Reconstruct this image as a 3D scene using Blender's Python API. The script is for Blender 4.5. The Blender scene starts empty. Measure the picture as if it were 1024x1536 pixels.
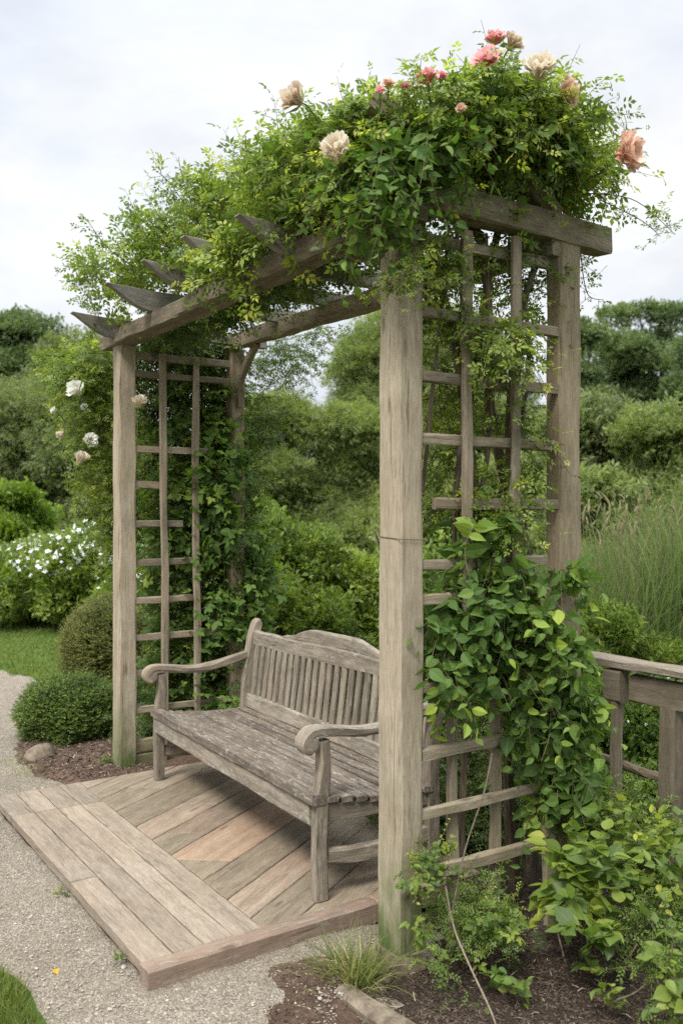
import bpy, math, random
import numpy as np
R_ = np.random.default_rng
C = bpy.context.scene.collection
FPX = 1338.0
CAM = np.array([2.465, -1.903, 1.53]); FW = np.array([-.83, .558, 0]); RT = np.array([.558, .83, 0])
GZ = -0.06
def W(px, d, py=None, z=None):
    """point seen at photo pixel px at distance d; height from pixel row py or given z"""
    p = CAM + FW*d + RT*((px-512)/FPX*d)
    p[2] = z if z is not None else CAM[2] + (768-py)*d/FPX
    return p
def G(px, py, z=GZ):
    return W(px, FPX*(CAM[2]-z)/(py-768.0), z=z)

# ------------------------------------------------------------------ mesh builder
class MB:
    def __init__(s): s.v=[]; s.l=[]; s.c=[]; s.g=[]; s.r=[]; s.n=0
    def add(s, v, faces, gc=None, rnd=0.5):
        v=np.asarray(v,float).reshape(-1,3); n=len(v)
        s.v.append(v)
        if isinstance(faces, np.ndarray):
            s.l.append((faces+s.n).ravel()); s.c.append(np.full(len(faces), faces.shape[1]))
        else:
            s.l.append(np.array([i+s.n for f in faces for i in f])); s.c.append(np.array([len(f) for f in faces]))
        s.g.append(v.copy() if gc is None else np.asarray(gc,float).reshape(-1,3))
        s.r.append(np.full(n,rnd) if np.isscalar(rnd) else np.asarray(rnd,float).ravel())
        s.n+=n
    def build(s, name, mat, parent=None, smooth=False):
        v=np.concatenate(s.v); l=np.concatenate(s.l).astype(np.int32); c=np.concatenate(s.c).astype(np.int32)
        off = np.array(parent['wloc']) if parent is not None else np.zeros(3)
        me=bpy.data.meshes.new(name)
        me.vertices.add(len(v)); me.vertices.foreach_set('co',(v-off).astype(np.float32).ravel())
        me.loops.add(len(l)); me.loops.foreach_set('vertex_index',l)
        me.polygons.add(len(c)); me.polygons.foreach_set('loop_start',np.concatenate([[0],np.cumsum(c)[:-1]]).astype(np.int32))
        me.polygons.foreach_set('use_smooth', np.full(len(c), smooth))
        me.update(calc_edges=True)
        a=me.attributes.new('gc','FLOAT_VECTOR','POINT'); a.data.foreach_set('vector',np.concatenate(s.g).astype(np.float32).ravel())
        a=me.attributes.new('rnd','FLOAT','POINT'); a.data.foreach_set('value',np.concatenate(s.r).astype(np.float32))
        me.materials.append(mat)
        o=bpy.data.objects.new(name,me); C.objects.link(o)
        if parent is not None:
            o.parent=parent
            if 'wloc' in parent: o['wloc']=list(off)
        return o
def thing(name,label,cat,loc,group=None):
    o=bpy.data.objects.new(name,None); C.objects.link(o); o.empty_display_size=.1
    o.location=[float(x) for x in loc]; o['wloc']=[float(x) for x in loc]
    return tag(o,label,cat,group)
def tag(o,label,cat,group=None):
    o['label']=label; o['category']=cat
    if group: o['group']=group
    return o
def rebase(o, loc):
    """move a top-level mesh object's origin to loc, keeping the shape in place"""
    loc=np.array(loc,float); me=o.data; n=len(me.vertices); a=np.empty(n*3,np.float32); me.vertices.foreach_get('co',a)
    a=(a.reshape(-1,3)-loc.astype(np.float32)).ravel(); me.vertices.foreach_set('co',a); o.location=[float(x) for x in loc]; me.update(); return o
def kind(o,k): o['kind']=k; return o
def nrm(a): a=np.asarray(a,float); return a/np.maximum(np.linalg.norm(a,axis=-1,keepdims=True),1e-9)
def wav(p, seed, freq, n=7):
    r=R_(seed); k=r.normal(size=(n,3))*freq; ph=r.uniform(0,6.28,n)
    return np.sin(np.asarray(p)@k.T+ph).sum(-1)/math.sqrt(n)

def sweep(mb, pts, side, w, t, ch=.006, wob=.0015, seed=0, rnd=None, cap=True):
    """rectangular timber with worn chamfered corners along pts; w = extent along side, t = across it"""
    pts=np.asarray(pts,float); K=len(pts); r=R_(seed+17)
    tan=nrm(np.gradient(pts,axis=0)); side=nrm(side); sd=nrm(side-(tan@side)[:,None]*tan); nn=np.cross(tan,sd)
    w=np.broadcast_to(w,K)/2; t=np.broadcast_to(t,K)/2
    s=np.concatenate([[0],np.cumsum(np.linalg.norm(np.diff(pts,axis=0),axis=1))])
    ring=[]; gc=[]; ox,oy,oz=r.uniform(0,50,3)
    for (a,b,ca,cb) in [(1,1,1,0),(1,1,0,1),(-1,1,0,1),(-1,1,1,0),(-1,-1,1,0),(-1,-1,0,1),(1,-1,0,1),(1,-1,1,0)]:
        c=np.minimum(ch*(1+.5*np.sin(s*r.uniform(4,14)+r.uniform(0,6))),np.minimum(w,t)*.6)
        # ca: pulled in along t ; cb: pulled in along w
        A=a*(w-c*cb); B=b*(t-c*ca)
        if c.max()>0:
            A=A+wob*(np.sin(s*r.uniform(5,11)+r.uniform(0,6))+.5*np.sin(s*r.uniform(18,40)+r.uniform(0,6)))
            B=B+wob*(np.sin(s*r.uniform(5,11)+r.uniform(0,6))+.5*np.sin(s*r.uniform(18,40)+r.uniform(0,6)))
        ring.append(pts+sd*A[:,None]+nn*B[:,None]); gc.append(np.stack([s+ox,A+oy,B+oz],1))
    ring=np.stack(ring,1); gc=np.stack(gc,1)    # K,8,3
    f=[]
    for k in range(K-1):
        for j in range(8):
            a=k*8+j; b=k*8+(j+1)%8; f.append((a,b,b+8,a+8))
    if cap: f.append(tuple(range(7,-1,-1))); f.append(tuple((K-1)*8+j for j in range(8)))
    mb.add(ring.reshape(-1,3),f,gc.reshape(-1,3),r.uniform() if rnd is None else rnd)
def board(mb,p0,p1,side,w,t,seg=.12,**k):
    p0=np.array(p0,float);p1=np.array(p1,float); n=max(3,int(np.linalg.norm(p1-p0)/seg)+2)
    sweep(mb,p0+(p1-p0)*np.linspace(0,1,n)[:,None],side,w,t,**k)
def tube(mb,pts,rad,ns=8,seed=0,rnd=None,lump=.08):
    pts=np.asarray(pts,float);K=len(pts);rad=np.broadcast_to(rad,K).astype(float);r=R_(seed+5)
    tan=nrm(np.gradient(pts,axis=0)); ref=np.array([0.31,.2,1.]) if abs(tan[0][2])<.9 else np.array([1.,.1,0])
    a=nrm(np.cross(tan,ref)); b=np.cross(tan,a)
    s=np.concatenate([[0],np.cumsum(np.linalg.norm(np.diff(pts,axis=0),axis=1))])
    th=np.linspace(0,2*np.pi,ns,endpoint=False)
    rr=rad[:,None]*(1+lump*r.normal(size=(K,ns)))
    v=pts[:,None]+a[:,None]*(np.cos(th)*rr)[...,None]+b[:,None]*(np.sin(th)*rr)[...,None]
    gc=np.stack([np.broadcast_to(s[:,None],(K,ns)),np.cos(th)*rr,np.sin(th)*rr],-1)+r.uniform(0,30,3)
    k=np.arange(K-1)[:,None]*ns; j=np.arange(ns)[None]; j2=(j+1)%ns
    f=np.stack([k+j,k+j2,k+j2+ns,k+j+ns],-1).reshape(-1,4)
    mb.add(v,f,gc,r.uniform() if rnd is None else rnd)
    mb.l.append(np.array([mb.n-K*ns+i for i in range(ns-1,-1,-1)]+[mb.n-ns+i for i in range(ns)])); mb.c.append(np.array([ns,ns]))
def spline(P,n):
    P=np.asarray(P,float); t=np.linspace(0,len(P)-1,n); o=[]
    for x in t:
        i=min(int(x),len(P)-2); u=x-i; p0=P[max(i-1,0)];p1=P[i];p2=P[i+1];p3=P[min(i+2,len(P)-1)]
        o.append(.5*((2*p1)+(p2-p0)*u+(2*p0-5*p1+4*p2-p3)*u*u+(3*p1-p0-3*p2+p3)*u**3))
    return np.array(o)
def clip(poly,a,b,c):   # keep a*x+b*y<=c
    out=[]
    for i in range(len(poly)):
        p=poly[i];q=poly[(i+1)%len(poly)]; dp=a*p[0]+b*p[1]-c; dq=a*q[0]+b*q[1]-c
        if dp<=0: out.append(p)
        if (dp<0<dq) or (dq<0<dp):
            t=dp/(dp-dq); out.append((p[0]+(q[0]-p[0])*t,p[1]+(q[1]-p[1])*t))
    return out
def slab(mb,poly,z0,z1,grain,seed,bev=.004,tilt=.0015,rnd=None):
    """a flat board of any outline, worn top edges, grain along the given direction"""
    if len(poly)<3: return
    P=np.array(poly,float); ar=.5*sum(P[i][0]*P[(i+1)%len(P)][1]-P[(i+1)%len(P)][0]*P[i][1] for i in range(len(P)))
    if abs(ar)<.0015: return
    if ar<0: P=P[::-1]
    r=R_(seed+3)
    # subdivide outline and inset
    Q=[]
    for i in range(len(P)):
        p=P[i];q=P[(i+1)%len(P)];n=max(1,int(np.linalg.norm(q-p)/.06))
        for k in range(n): Q.append(p+(q-p)*k/n)
    Q=np.array(Q); d=nrm(np.roll(Q,-1,0)-np.roll(Q,1,0)); ins=np.stack([-d[:,1],d[:,0]],1)
    n=len(Q); jit=r.normal(size=n)*.0009
    g=nrm(np.array(grain,float)); tx,ty=r.normal(size=2)*tilt*2
    def zz(X): return z1+r.normal()*tilt*.0+(X[:,0]-P[:,0].mean())*tx+(X[:,1]-P[:,1].mean())*ty
    a=Q+ins*jit[:,None]; b=Q+ins*(bev+jit)[:,None]
    V=np.concatenate([np.c_[a,np.full(n,z0)],np.c_[a,zz(a)-bev*.8],np.c_[b,zz(b)]])
    f=[]
    for i in range(n):
        j=(i+1)%n; f+=[(i,j,n+j,n+i),(n+i,n+j,2*n+j,2*n+i)]
    f.append(tuple(2*n+i for i in range(n)))
    o=r.uniform(0,60,3)
    gc=np.c_[V[:,:2]@g, V[:,:2]@np.array([-g[1],g[0]]), V[:,2]]+o
    mb.add(V,f,gc,r.uniform() if rnd is None else rnd)

# ------------------------------------------------------------------ leaf templates (v, faces)
def ovate(st):
    V=[[0,0,0]]; F=[]
    for i,(x,w) in enumerate(st): z=-.14*x*x; V+=[[x,w,z+.16*w],[x,0,z-.02],[x,-w,z+.16*w]]
    V.append([1,0,-.16]); F+=[(0,2,1),(0,3,2)]
    for i in range(len(st)-1):
        k=1+3*i; F+=[(k,k+1,k+4,k+3),(k+1,k+2,k+5,k+4)]
    k=1+3*(len(st)-1); n=len(V)-1; F+=[(k,k+1,n),(k+1,k+2,n)]
    return np.array(V,float),F
T_OV=ovate([(.1,.17),(.32,.31),(.58,.28),(.82,.14)])
T_FO=(np.array([[0,0,0],[.45,.26,.07],[1,0,-.06],[.45,-.26,.07]]),[(0,2,1),(0,3,2)])
T_LONG=(np.array([[0,0,0],[.4,.13,.03],[1,0,-.1],[.4,-.13,.03]]),[(0,2,1),(0,3,2)])
def compound(specs,base):
    V=[];F=[];tb,fb=base
    for (x,y,z,ang,s,tz) in specs:
        c,sn=math.cos(ang),math.sin(ang); M=np.array([[c,sn,0],[-sn,c,0],[0,0,1]])
        v=tb*s@M; v[:,2]+=tz*np.hypot(v[:,0],v[:,1]); v=v+np.array([x,y,z]); n=sum(map(len,V)); V.append(v); F+=[tuple(i+n for i in f) for f in fb]
    return np.concatenate(V),F
T_R5=compound([(.55,0,0,0,.45,-.1),(.45,.02,0,.95,.38,.05),(.45,-.02,0,-.95,.38,-.1),(.18,.02,0,1.15,.32,.1),(.18,-.02,0,-1.15,.32,-.15)],T_FO)
T_O3=compound([(.4,0,0,0,.6,-.1),(.32,.02,0,1.1,.5,.05),(.32,-.02,0,-1.1,.5,-.1)],T_OV)
_r=R_(4)
T_SPR=compound([(_r.uniform(0,.7),_r.normal()*.16,_r.normal()*.1,_r.normal()*1.3,_r.uniform(.28,.5),_r.normal()*.45) for _ in range(8)],T_FO)
T_WIL=compound([(_r.uniform(0,.8),_r.normal()*.1,_r.normal()*.08,_r.normal()*.8,_r.uniform(.35,.6),_r.normal()*.4) for _ in range(8)],T_LONG)
T_TINY=compound([(i*.14,0,0,(1 if i%2 else -1)*.8,.3,_r.normal()*.3) for i in range(7)],T_FO)

def scatter(mb,T,pos,dr,up,size,rnd,seed=0):
    tv,tf=T; N=len(pos)
    if N==0: return
    x=nrm(dr); z=up-(up*x).sum(-1,keepdims=True)*x; z=nrm(z); y=np.cross(z,x)
    s=np.broadcast_to(size,N)[:,None,None]
    B=np.stack([x,y,z],1)                      # N,3,3
    r=R_(seed+99)
    sq=r.uniform(.8,1.2,(N,1,1)); tvv=np.broadcast_to(tv,(N,)+tv.shape).copy(); tvv[:,:,1:2]*=sq; tvv[:,:,2:]*=r.uniform(.2,2.2,(N,1,1))
    V=pos[:,None]+s*np.einsum('nki,nij->nkj',tvv,B)
    k=len(tv); off=(np.arange(N)*k)[:,None]
    n0=mb.n
    lens=sorted(set(map(len,tf)))
    mb.v.append(V.reshape(-1,3)); mb.g.append(np.broadcast_to(tv,(N,k,3)).reshape(-1,3))
    nl=max(1,k//len(T_FO[0])) if k%4==0 and k!=8 else 1
    rr=np.repeat(np.broadcast_to(rnd,N),k)
    if nl>1: rr=rr+np.repeat(r.uniform(-.13,.13,N*nl),k//nl)
    mb.r.append(rr)
    for L in lens:
        F=np.array([f for f in tf if len(f)==L])
        mb.l.append((F[None]+off[:,:,None]+n0).ravel()); mb.c.append(np.full(N*len(F),L))
    mb.n+=N*k
def ribbons(mb,base,dr,L,w,bend,K=5,rnd=.5,seed=0):
    """grass blades"""
    N=len(base); r=R_(seed); t=np.linspace(0,1,K)
    L=np.broadcast_to(L,N);w=np.broadcast_to(w,N);bend=np.broadcast_to(bend,N)
    h=dr.copy();h[:,2]=0;h=nrm(h+1e-6)
    P=base[:,None]+dr[:,None]*(L[:,None]*t)[...,None]+h[:,None]*(bend[:,None]*t**2.2)[...,None]
    P[:,:,2]-=.6*bend[:,None]*t**3
    tw=r.uniform(0,6.28,N); s=np.stack([np.cos(tw),np.sin(tw),np.zeros(N)],1)
    ww=(w[:,None]*(1-t**1.8)*.5+.0002)
    V=np.stack([P+s[:,None]*ww[...,None],P-s[:,None]*ww[...,None]],2)
    k=np.arange(K-1)*2; f=np.stack([k,k+1,k+3,k+2],-1)
    F=(f[None]+(np.arange(N)*2*K)[:,None,None]).reshape(-1,4)
    gc=np.broadcast_to(np.stack([np.stack([t,t*0+.3,t*0],1)]*2,1),(N,K,2,3))
    mb.add(V.reshape(-1,3),F,gc.reshape(-1,3),np.repeat(np.broadcast_to(rnd,N),2*K))
def shoots(ml,ms,st,dr,L,droop,nl,T,size,seed,rad=.0025,tip=.25,K=6,updir=.6,rbase=None,out=None):
    """many leafy shoots at once: a stem each, with leaves set alternately along it"""
    r=R_(seed);N=len(st); t=np.linspace(0,1,K); L=np.broadcast_to(L,N).astype(float)
    dr=nrm(dr); cv=r.normal(size=(N,3))*.18
    def at(tt): # N,M
        return st[:,None]+dr[:,None]*(L[:,None]*tt)[...,None]+cv[:,None]*(L[:,None]*tt**2)[...,None]-np.array([0,0,1])*(droop*L[:,None]*tt**2)[...,None]
    P=at(np.broadcast_to(t,(N,K))); tan=nrm(np.gradient(P,axis=1))
    if ms is not None:
        a=nrm(np.cross(tan,np.array([.3,.5,.8]))); b=np.cross(tan,a)
        th=np.array([0,2.09,4.19]); rr=(rad*(1-.7*t))
        V=P[:,:,None]+a[:,:,None]*(np.cos(th)[None,None,:,None]*rr[None,:,None,None])+b[:,:,None]*(np.sin(th)[None,None,:,None]*rr[None,:,None,None])
        k=np.arange(K-1)[:,None]*3;j=np.arange(3)[None]; f=np.stack([k+j,k+(j+1)%3,k+(j+1)%3+3,k+j+3],-1).reshape(-1,4)
        F=(f[None]+(np.arange(N)*3*K)[:,None,None]).reshape(-1,4)
        ms.add(V.reshape(-1,3),F,None,np.repeat(r.uniform(size=N),3*K))
    tl=np.linspace(.12,1,nl)[None]+r.uniform(-.04,.04,(N,nl)); pl=at(tl)
    ti=nrm(dr[:,None]+2*cv[:,None]*tl[...,None]-np.array([0,0,2.])*droop*tl[...,None])
    up=np.array([0,0,1.])
    sd=nrm(np.cross(ti,up+.01)); sg=np.where((np.arange(nl)%2)==0,1.,-1.)[None,:,None]
    ld=nrm(ti*.55+sd*sg*.8+r.normal(size=(N,nl,3))*.35)
    nn=up*updir+r.normal(size=(N,nl,3))*.38
    if out is not None: nn=nn+out[:,None]*.7
    rn=(r.uniform(0,.75,(N,1)) if rbase is None else np.broadcast_to(rbase,(N,))[:,None])+r.uniform(-.12,.15,(N,nl))+tip*np.clip(tl-.55,0,1)/.45*r.uniform(.3,1,(N,1))
    sz=size*r.uniform(.5,1.25,(N,nl))*(1-.35*tl)
    m=r.uniform(size=(N,nl))<.93
    scatter(ml,T,pl[m],ld[m],nn[m],sz[m],np.clip(rn[m],0,1),seed)
def bpts(c,rad,N,r,e=.5,gap=0.0,seed=0):
    u=nrm(r.normal(size=(int(N*1.8)+8,3))); q=r.uniform(size=(len(u),1))**e
    p=u*q; P=np.array(c)+p*np.array(rad)
    if gap>0:
        k=wav(P,seed,2.0/np.mean(rad))>-1.5+gap*2; P=P[k];u=u[k]
    return P[:N],u[:N]

# ------------------------------------------------------------------ materials
def mat_new(name):
    m=bpy.data.materials.new(name); m.use_nodes=True; nt=m.node_tree; nt.nodes.clear(); return m,nt
def nd(nt,t,ins=None,**a):
    n=nt.nodes.new(t)
    for k,v in a.items(): setattr(n,k,v)
    for k,v in (ins or {}).items():
        if isinstance(v,bpy.types.NodeSocket): nt.links.new(v,n.inputs[k])
        else: n.inputs[k].default_value=v
    return n
def ramp(nt,fac,stops,interp='LINEAR'):
    n=nt.nodes.new('ShaderNodeValToRGB'); n.color_ramp.interpolation=interp; e=n.color_ramp.elements
    while len(e)<len(stops): e.new(.5)
    for i,(p,c) in enumerate(stops):
        e[i].position=p; e[i].color=(c if hasattr(c,'__len__') else (c,c,c))+(1,) if not hasattr(c,'__len__') or len(c)==3 else c
    nt.links.new(fac,n.inputs[0]); return n.outputs[0]
def noise(nt,vec,scale,det=4,rough=.55,dist=0.):
    return nd(nt,'ShaderNodeTexNoise',{'Vector':vec,'Scale':scale,'Detail':det,'Roughness':rough,'Distortion':dist}).outputs[0]
def mapv(nt,vec,sc): return nd(nt,'ShaderNodeMapping',{'Vector':vec,'Scale':sc}).outputs[0]
def mth(nt,op,a,b=0.,cl=False):
    n=nt.nodes.new('ShaderNodeMath'); n.operation=op; n.use_clamp=cl
    for i,v in enumerate((a,b)):
        if isinstance(v,bpy.types.NodeSocket): nt.links.new(v,n.inputs[i])
        else: n.inputs[i].default_value=v
    return n.outputs[0]
def mix(nt,f,a,b,bt='MIX'):
    n=nt.nodes.new('ShaderNodeMix'); n.data_type='RGBA'; n.blend_type=bt
    for i,v in ((0,f),(6,a),(7,b)):
        if isinstance(v,bpy.types.NodeSocket): nt.links.new(v,n.inputs[i])
        else: n.inputs[i].default_value=v if i==0 else (tuple(v)+(1,))[:4]
    return n.outputs[2]
def out(nt,sh): nt.links.new(sh,nd(nt,'ShaderNodeOutputMaterial').inputs[0])
def attr(nt,nm,o=1): 
    n=nd(nt,'ShaderNodeAttribute',attribute_name=nm); return n.outputs['Vector'] if o==1 else n.outputs['Fac']

def wood(name,dark,mid,light,lichen=0.,green=0.,grime=0.,crack=.5,var=.35,fib=80,moss_z=.35,hue=(1.08,.98,.9)):
    m,nt=mat_new(name); gc=attr(nt,'gc'); rn=attr(nt,'rnd',0); geo=nd(nt,'ShaderNodeNewGeometry'); pos=geo.outputs['Position']
    f1=noise(nt,mapv(nt,gc,(12,fib*1.35,fib*1.35)),1,7,.72,.25)
    f2=noise(nt,mapv(nt,gc,(1.6,20,20)),1,5,.62,.5)
    f3=noise(nt,pos,5.5,5,.6,.3)
    v=mth(nt,'ADD',mth(nt,'MULTIPLY',f1,.5),mth(nt,'ADD',mth(nt,'MULTIPLY',f2,.32),mth(nt,'MULTIPLY',f3,.18)))
    col=ramp(nt,v,[(.36,dark),(.5,mid),(.64,light)])
    cr=ramp(nt,noise(nt,mapv(nt,gc,(2.2,55,55)),1,3,.5,1.2),[(.30,1.),(.36,0.)])
    sp=ramp(nt,noise(nt,mapv(nt,gc,(60,170,170)),1,3,.6),[(.60,0.),(.68,1.)])
    col=mix(nt,mth(nt,'MULTIPLY',sp,.45),col,(dark[0]*.8,dark[1]*.75,dark[2]*.7))
    kn=nd(nt,'ShaderNodeTexVoronoi',{'Vector':mapv(nt,gc,(2.6,9,9)),'Scale':1.}).outputs['Distance']
    col=mix(nt,mth(nt,'MULTIPLY',ramp(nt,kn,[(.05,1.),(.12,0.)]),.75),col,(dark[0]*.55,dark[1]*.5,dark[2]*.42))
    crk=mth(nt,'MULTIPLY',cr,crack)
    col=mix(nt,crk,col,(dark[0]*.35,dark[1]*.33,dark[2]*.3))
    col=mix(nt,mth(nt,'MULTIPLY',ramp(nt,noise(nt,pos,2.3,3),[(.4,0.),(.65,1.)]),.4),col,(mid[0]*hue[0],mid[1]*hue[1],mid[2]*hue[2]))
    br=mth(nt,'MULTIPLY',mth(nt,'ADD',mth(nt,'MULTIPLY',rn,var),1-var/2),.88); col=mix(nt,1.,col,nd(nt,'ShaderNodeCombineColor',{0:br,1:br,2:br}).outputs[0],'MULTIPLY')
    if grime:
        g=ramp(nt,noise(nt,mapv(nt,gc,(4,20,20)),1,6,.72,.8),[(.44,0.),(.6,1.)]); col=mix(nt,mth(nt,'MULTIPLY',g,grime),col,(.045,.04,.036))
    if lichen:
        g=ramp(nt,noise(nt,mapv(nt,gc,(16,42,42)),1,6,.78,.6),[(.55,0.),(.62,1.)]); col=mix(nt,mth(nt,'MULTIPLY',g,lichen),col,(.42,.42,.37))
    if green:
        z=nd(nt,'ShaderNodeSeparateXYZ',{0:pos}).outputs[2]
        zz=nd(nt,'ShaderNodeMapRange',{'Value':z,'From Min':moss_z+.25,'From Max':-.05}).outputs[0]
        g=mth(nt,'MULTIPLY',mth(nt,'ADD',mth(nt,'MULTIPLY',mth(nt,'POWER',zz,1.8),1.5),.14),mth(nt,'ADD',mth(nt,'MULTIPLY',ramp(nt,noise(nt,mapv(nt,pos,(9,9,3.5)),1,6,.68,.4),[(.36,0.),(.6,1.)]),.7),.25),True)
        col=mix(nt,mth(nt,'MULTIPLY',g,green),col,(.085,.115,.035))
    col=mix(nt,1.,col,(1.015,1.0,.955),'MULTIPLY')
    h=mth(nt,'SUBTRACT',mth(nt,'ADD',f1,mth(nt,'MULTIPLY',f2,.6)),mth(nt,'MULTIPLY',cr,.8))
    bp=nd(nt,'ShaderNodeBump',{'Strength':.55,'Distance':.004,'Height':h}).outputs[0]
    p=nd(nt,'ShaderNodeBsdfPrincipled',{'Base Color':col,'Roughness':.82,'Normal':bp}); p.inputs['Specular IOR Level'].default_value=.25
    out(nt,p.outputs[0]); return m
K_=(1.75,1.56,1.35)
def leafm(name,stops,trans=.32,rough=.48,vein=.0,spec=.4):
    m,nt=mat_new(name); rn=attr(nt,'rnd',0)
    col=ramp(nt,rn,[(p,(min(1,c[0]*K_[0]),min(1,c[1]*K_[1]),c[2]*K_[2])) for p,c in stops])
    pos=nd(nt,'ShaderNodeNewGeometry').outputs['Position']
    col=mix(nt,.5,col,mix(nt,1.,col,ramp(nt,noise(nt,pos,1.7,3),[(.3,(.72,.8,.8)),(.7,(1.3,1.2,1.1))]),'MULTIPLY'))
    if vein:
        s=nd(nt,'ShaderNodeSeparateXYZ',{0:attr(nt,'gc')})
        y=mth(nt,'ABSOLUTE',s.outputs[1]); a=ramp(nt,y,[(.012,1.),(.03,0.)])
        wv=mth(nt,'SUBTRACT',s.outputs[0],mth(nt,'MULTIPLY',y,.8)); b=ramp(nt,mth(nt,'FRACT',mth(nt,'MULTIPLY',wv,7.5)),[(.0,.55),(.12,0.),(.93,0.),(1.,.55)])
        col=mix(nt,mth(nt,'MULTIPLY',mth(nt,'MAXIMUM',a,b),vein),col,(.20,.27,.09))
    p=nd(nt,'ShaderNodeBsdfPrincipled',{'Base Color':col,'Roughness':rough}); p.inputs['Specular IOR Level'].default_value=spec
    t=nd(nt,'ShaderNodeBsdfTranslucent',{'Color':mix(nt,1.,col,(1.35,1.5,.7),'MULTIPLY')})
    x=nd(nt,'ShaderNodeMixShader',{0:trans*1.2,1:p.outputs[0],2:t.outputs[0]}); out(nt,x.outputs[0]); return m
def simple(name,a,b,scale=20,rough=.85,bump=.4,dist=.004,gcs=None):
    m,nt=mat_new(name); v=mapv(nt,attr(nt,'gc'),gcs) if gcs else nd(nt,'ShaderNodeNewGeometry').outputs['Position']
    n=noise(nt,v,1 if gcs else scale,6,.65,.3); col=ramp(nt,n,[(.35,a),(.65,b)])
    rn=attr(nt,'rnd',0); br=mth(nt,'ADD',mth(nt,'MULTIPLY',rn,.5),.75); col=mix(nt,1.,col,nd(nt,'ShaderNodeCombineColor',{0:br,1:br,2:br}).outputs[0],'MULTIPLY')
    bp=nd(nt,'ShaderNodeBump',{'Strength':bump,'Distance':dist,'Height':n}).outputs[0]
    p=nd(nt,'ShaderNodeBsdfPrincipled',{'Base Color':col,'Roughness':rough,'Normal':bp}); p.inputs['Specular IOR Level'].default_value=.2
    out(nt,p.outputs[0]); return m
def petal(name,a,b,c):
    m,nt=mat_new(name); s=nd(nt,'ShaderNodeSeparateXYZ',{0:attr(nt,'gc')}); rn=attr(nt,'rnd',0)
    f=mth(nt,'ADD',mth(nt,'MULTIPLY',s.outputs[0],.7),mth(nt,'MULTIPLY',mth(nt,'SUBTRACT',rn,.5),.6),True)
    col=ramp(nt,f,[(0.,a),(.5,b),(1.,c)])
    pos=nd(nt,'ShaderNodeNewGeometry').outputs['Position']
    col=mix(nt,mth(nt,'MULTIPLY',ramp(nt,noise(nt,pos,55,5,.7),[(.52,0.),(.76,1.)]),.3),col,(a[0]*.75,a[1]*.6,a[2]*.45))
    bp=nd(nt,'ShaderNodeBump',{'Strength':.4,'Distance':.002,'Height':noise(nt,mapv(nt,attr(nt,'gc'),(2,30,2)),1,4)}).outputs[0]
    p=nd(nt,'ShaderNodeBsdfPrincipled',{'Base Color':col,'Roughness':.6,'Normal':bp}); p.inputs['Specular IOR Level'].default_value=.25
    t=nd(nt,'ShaderNodeBsdfTranslucent',{'Color':col}); x=nd(nt,'ShaderNodeMixShader',{0:.35,1:p.outputs[0],2:t.outputs[0]}); out(nt,x.outputs[0]); return m

M={}
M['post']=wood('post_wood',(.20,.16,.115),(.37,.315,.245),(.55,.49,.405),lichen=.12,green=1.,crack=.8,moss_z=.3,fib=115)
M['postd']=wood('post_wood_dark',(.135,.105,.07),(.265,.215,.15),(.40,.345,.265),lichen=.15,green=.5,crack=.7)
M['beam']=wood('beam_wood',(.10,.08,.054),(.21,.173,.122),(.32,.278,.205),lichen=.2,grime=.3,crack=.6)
M['fin']=wood('rafter_wood',(.12,.112,.10),(.235,.222,.20),(.36,.345,.315),lichen=.25,grime=.2,crack=.5)
M['slat']=wood('trellis_wood',(.15,.122,.09),(.275,.23,.172),(.41,.362,.285),lichen=.2,green=.3,grime=.1,crack=.45,var=.5)
M['seat']=wood('seat_wood',(.09,.074,.06),(.205,.172,.142),(.37,.33,.285),lichen=.55,grime=.45,crack=.6,var=.6,fib=60)
M['bench']=wood('bench_wood',(.15,.125,.098),(.27,.232,.185),(.40,.355,.295),lichen=.35,grime=.42,crack=.6,var=.35)
M['rail']=wood('rail_wood',(.17,.15,.125),(.33,.29,.24),(.50,.46,.40),lichen=.6,grime=.38,crack=.6,var=.3)
M['deck']=wood('deck_wood',(.185,.15,.118),(.30,.25,.20),(.40,.345,.28),lichen=.18,green=.12,grime=.22,crack=.35,var=.28,fib=70,moss_z=-.3)
M['deckd']=wood('diagonal_wood',(.17,.13,.098),(.285,.228,.178),(.38,.315,.255),lichen=.2,green=.16,grime=.25,crack=.4,var=.4,fib=60,moss_z=-.1)
M['orange']=wood('orange_wood',(.22,.15,.10),(.34,.245,.175),(.42,.32,.24),lichen=.12,grime=.15,crack=.3,var=.2)
M['tanb']=wood('tan_wood',(.18,.13,.092),(.30,.232,.175),(.385,.315,.25),lichen=.15,grime=.25,crack=.35,var=.3)
M['border']=wood('border_wood',(.18,.125,.098),(.29,.215,.17),(.38,.30,.245),lichen=.25,green=.2,grime=.2,crack=.4,moss_z=-.3)
M['handrail']=wood('handrail_wood',(.11,.095,.075),(.21,.18,.14),(.33,.295,.24),lichen=.35,grime=.25,crack=.6)
M['railpost']=wood('railpost_wood',(.09,.072,.052),(.175,.148,.112),(.27,.235,.185),lichen=.1,green=.2,crack=.6)
M['stem']=simple('stem_bark',(.07,.06,.035),(.15,.13,.07),60)
M['vinebark']=simple('vine_bark',(.075,.055,.038),(.20,.155,.11),1,gcs=(8,90,90),bump=.8)
M['bark']=simple('tree_bark',(.05,.042,.034),(.14,.12,.10),1,gcs=(3,14,14),bump=.8,dist=.02)
M['dry']=simple('dry_stem',(.11,.085,.06),(.22,.18,.13),70)
M['stone']=simple('plinth_stone',(.10,.08,.05),(.23,.19,.13),30,bump=.7,dist=.006)
M['kerb']=simple('kerb_stone',(.09,.07,.048),(.21,.175,.13),22,bump=.7,dist=.008)
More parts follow.
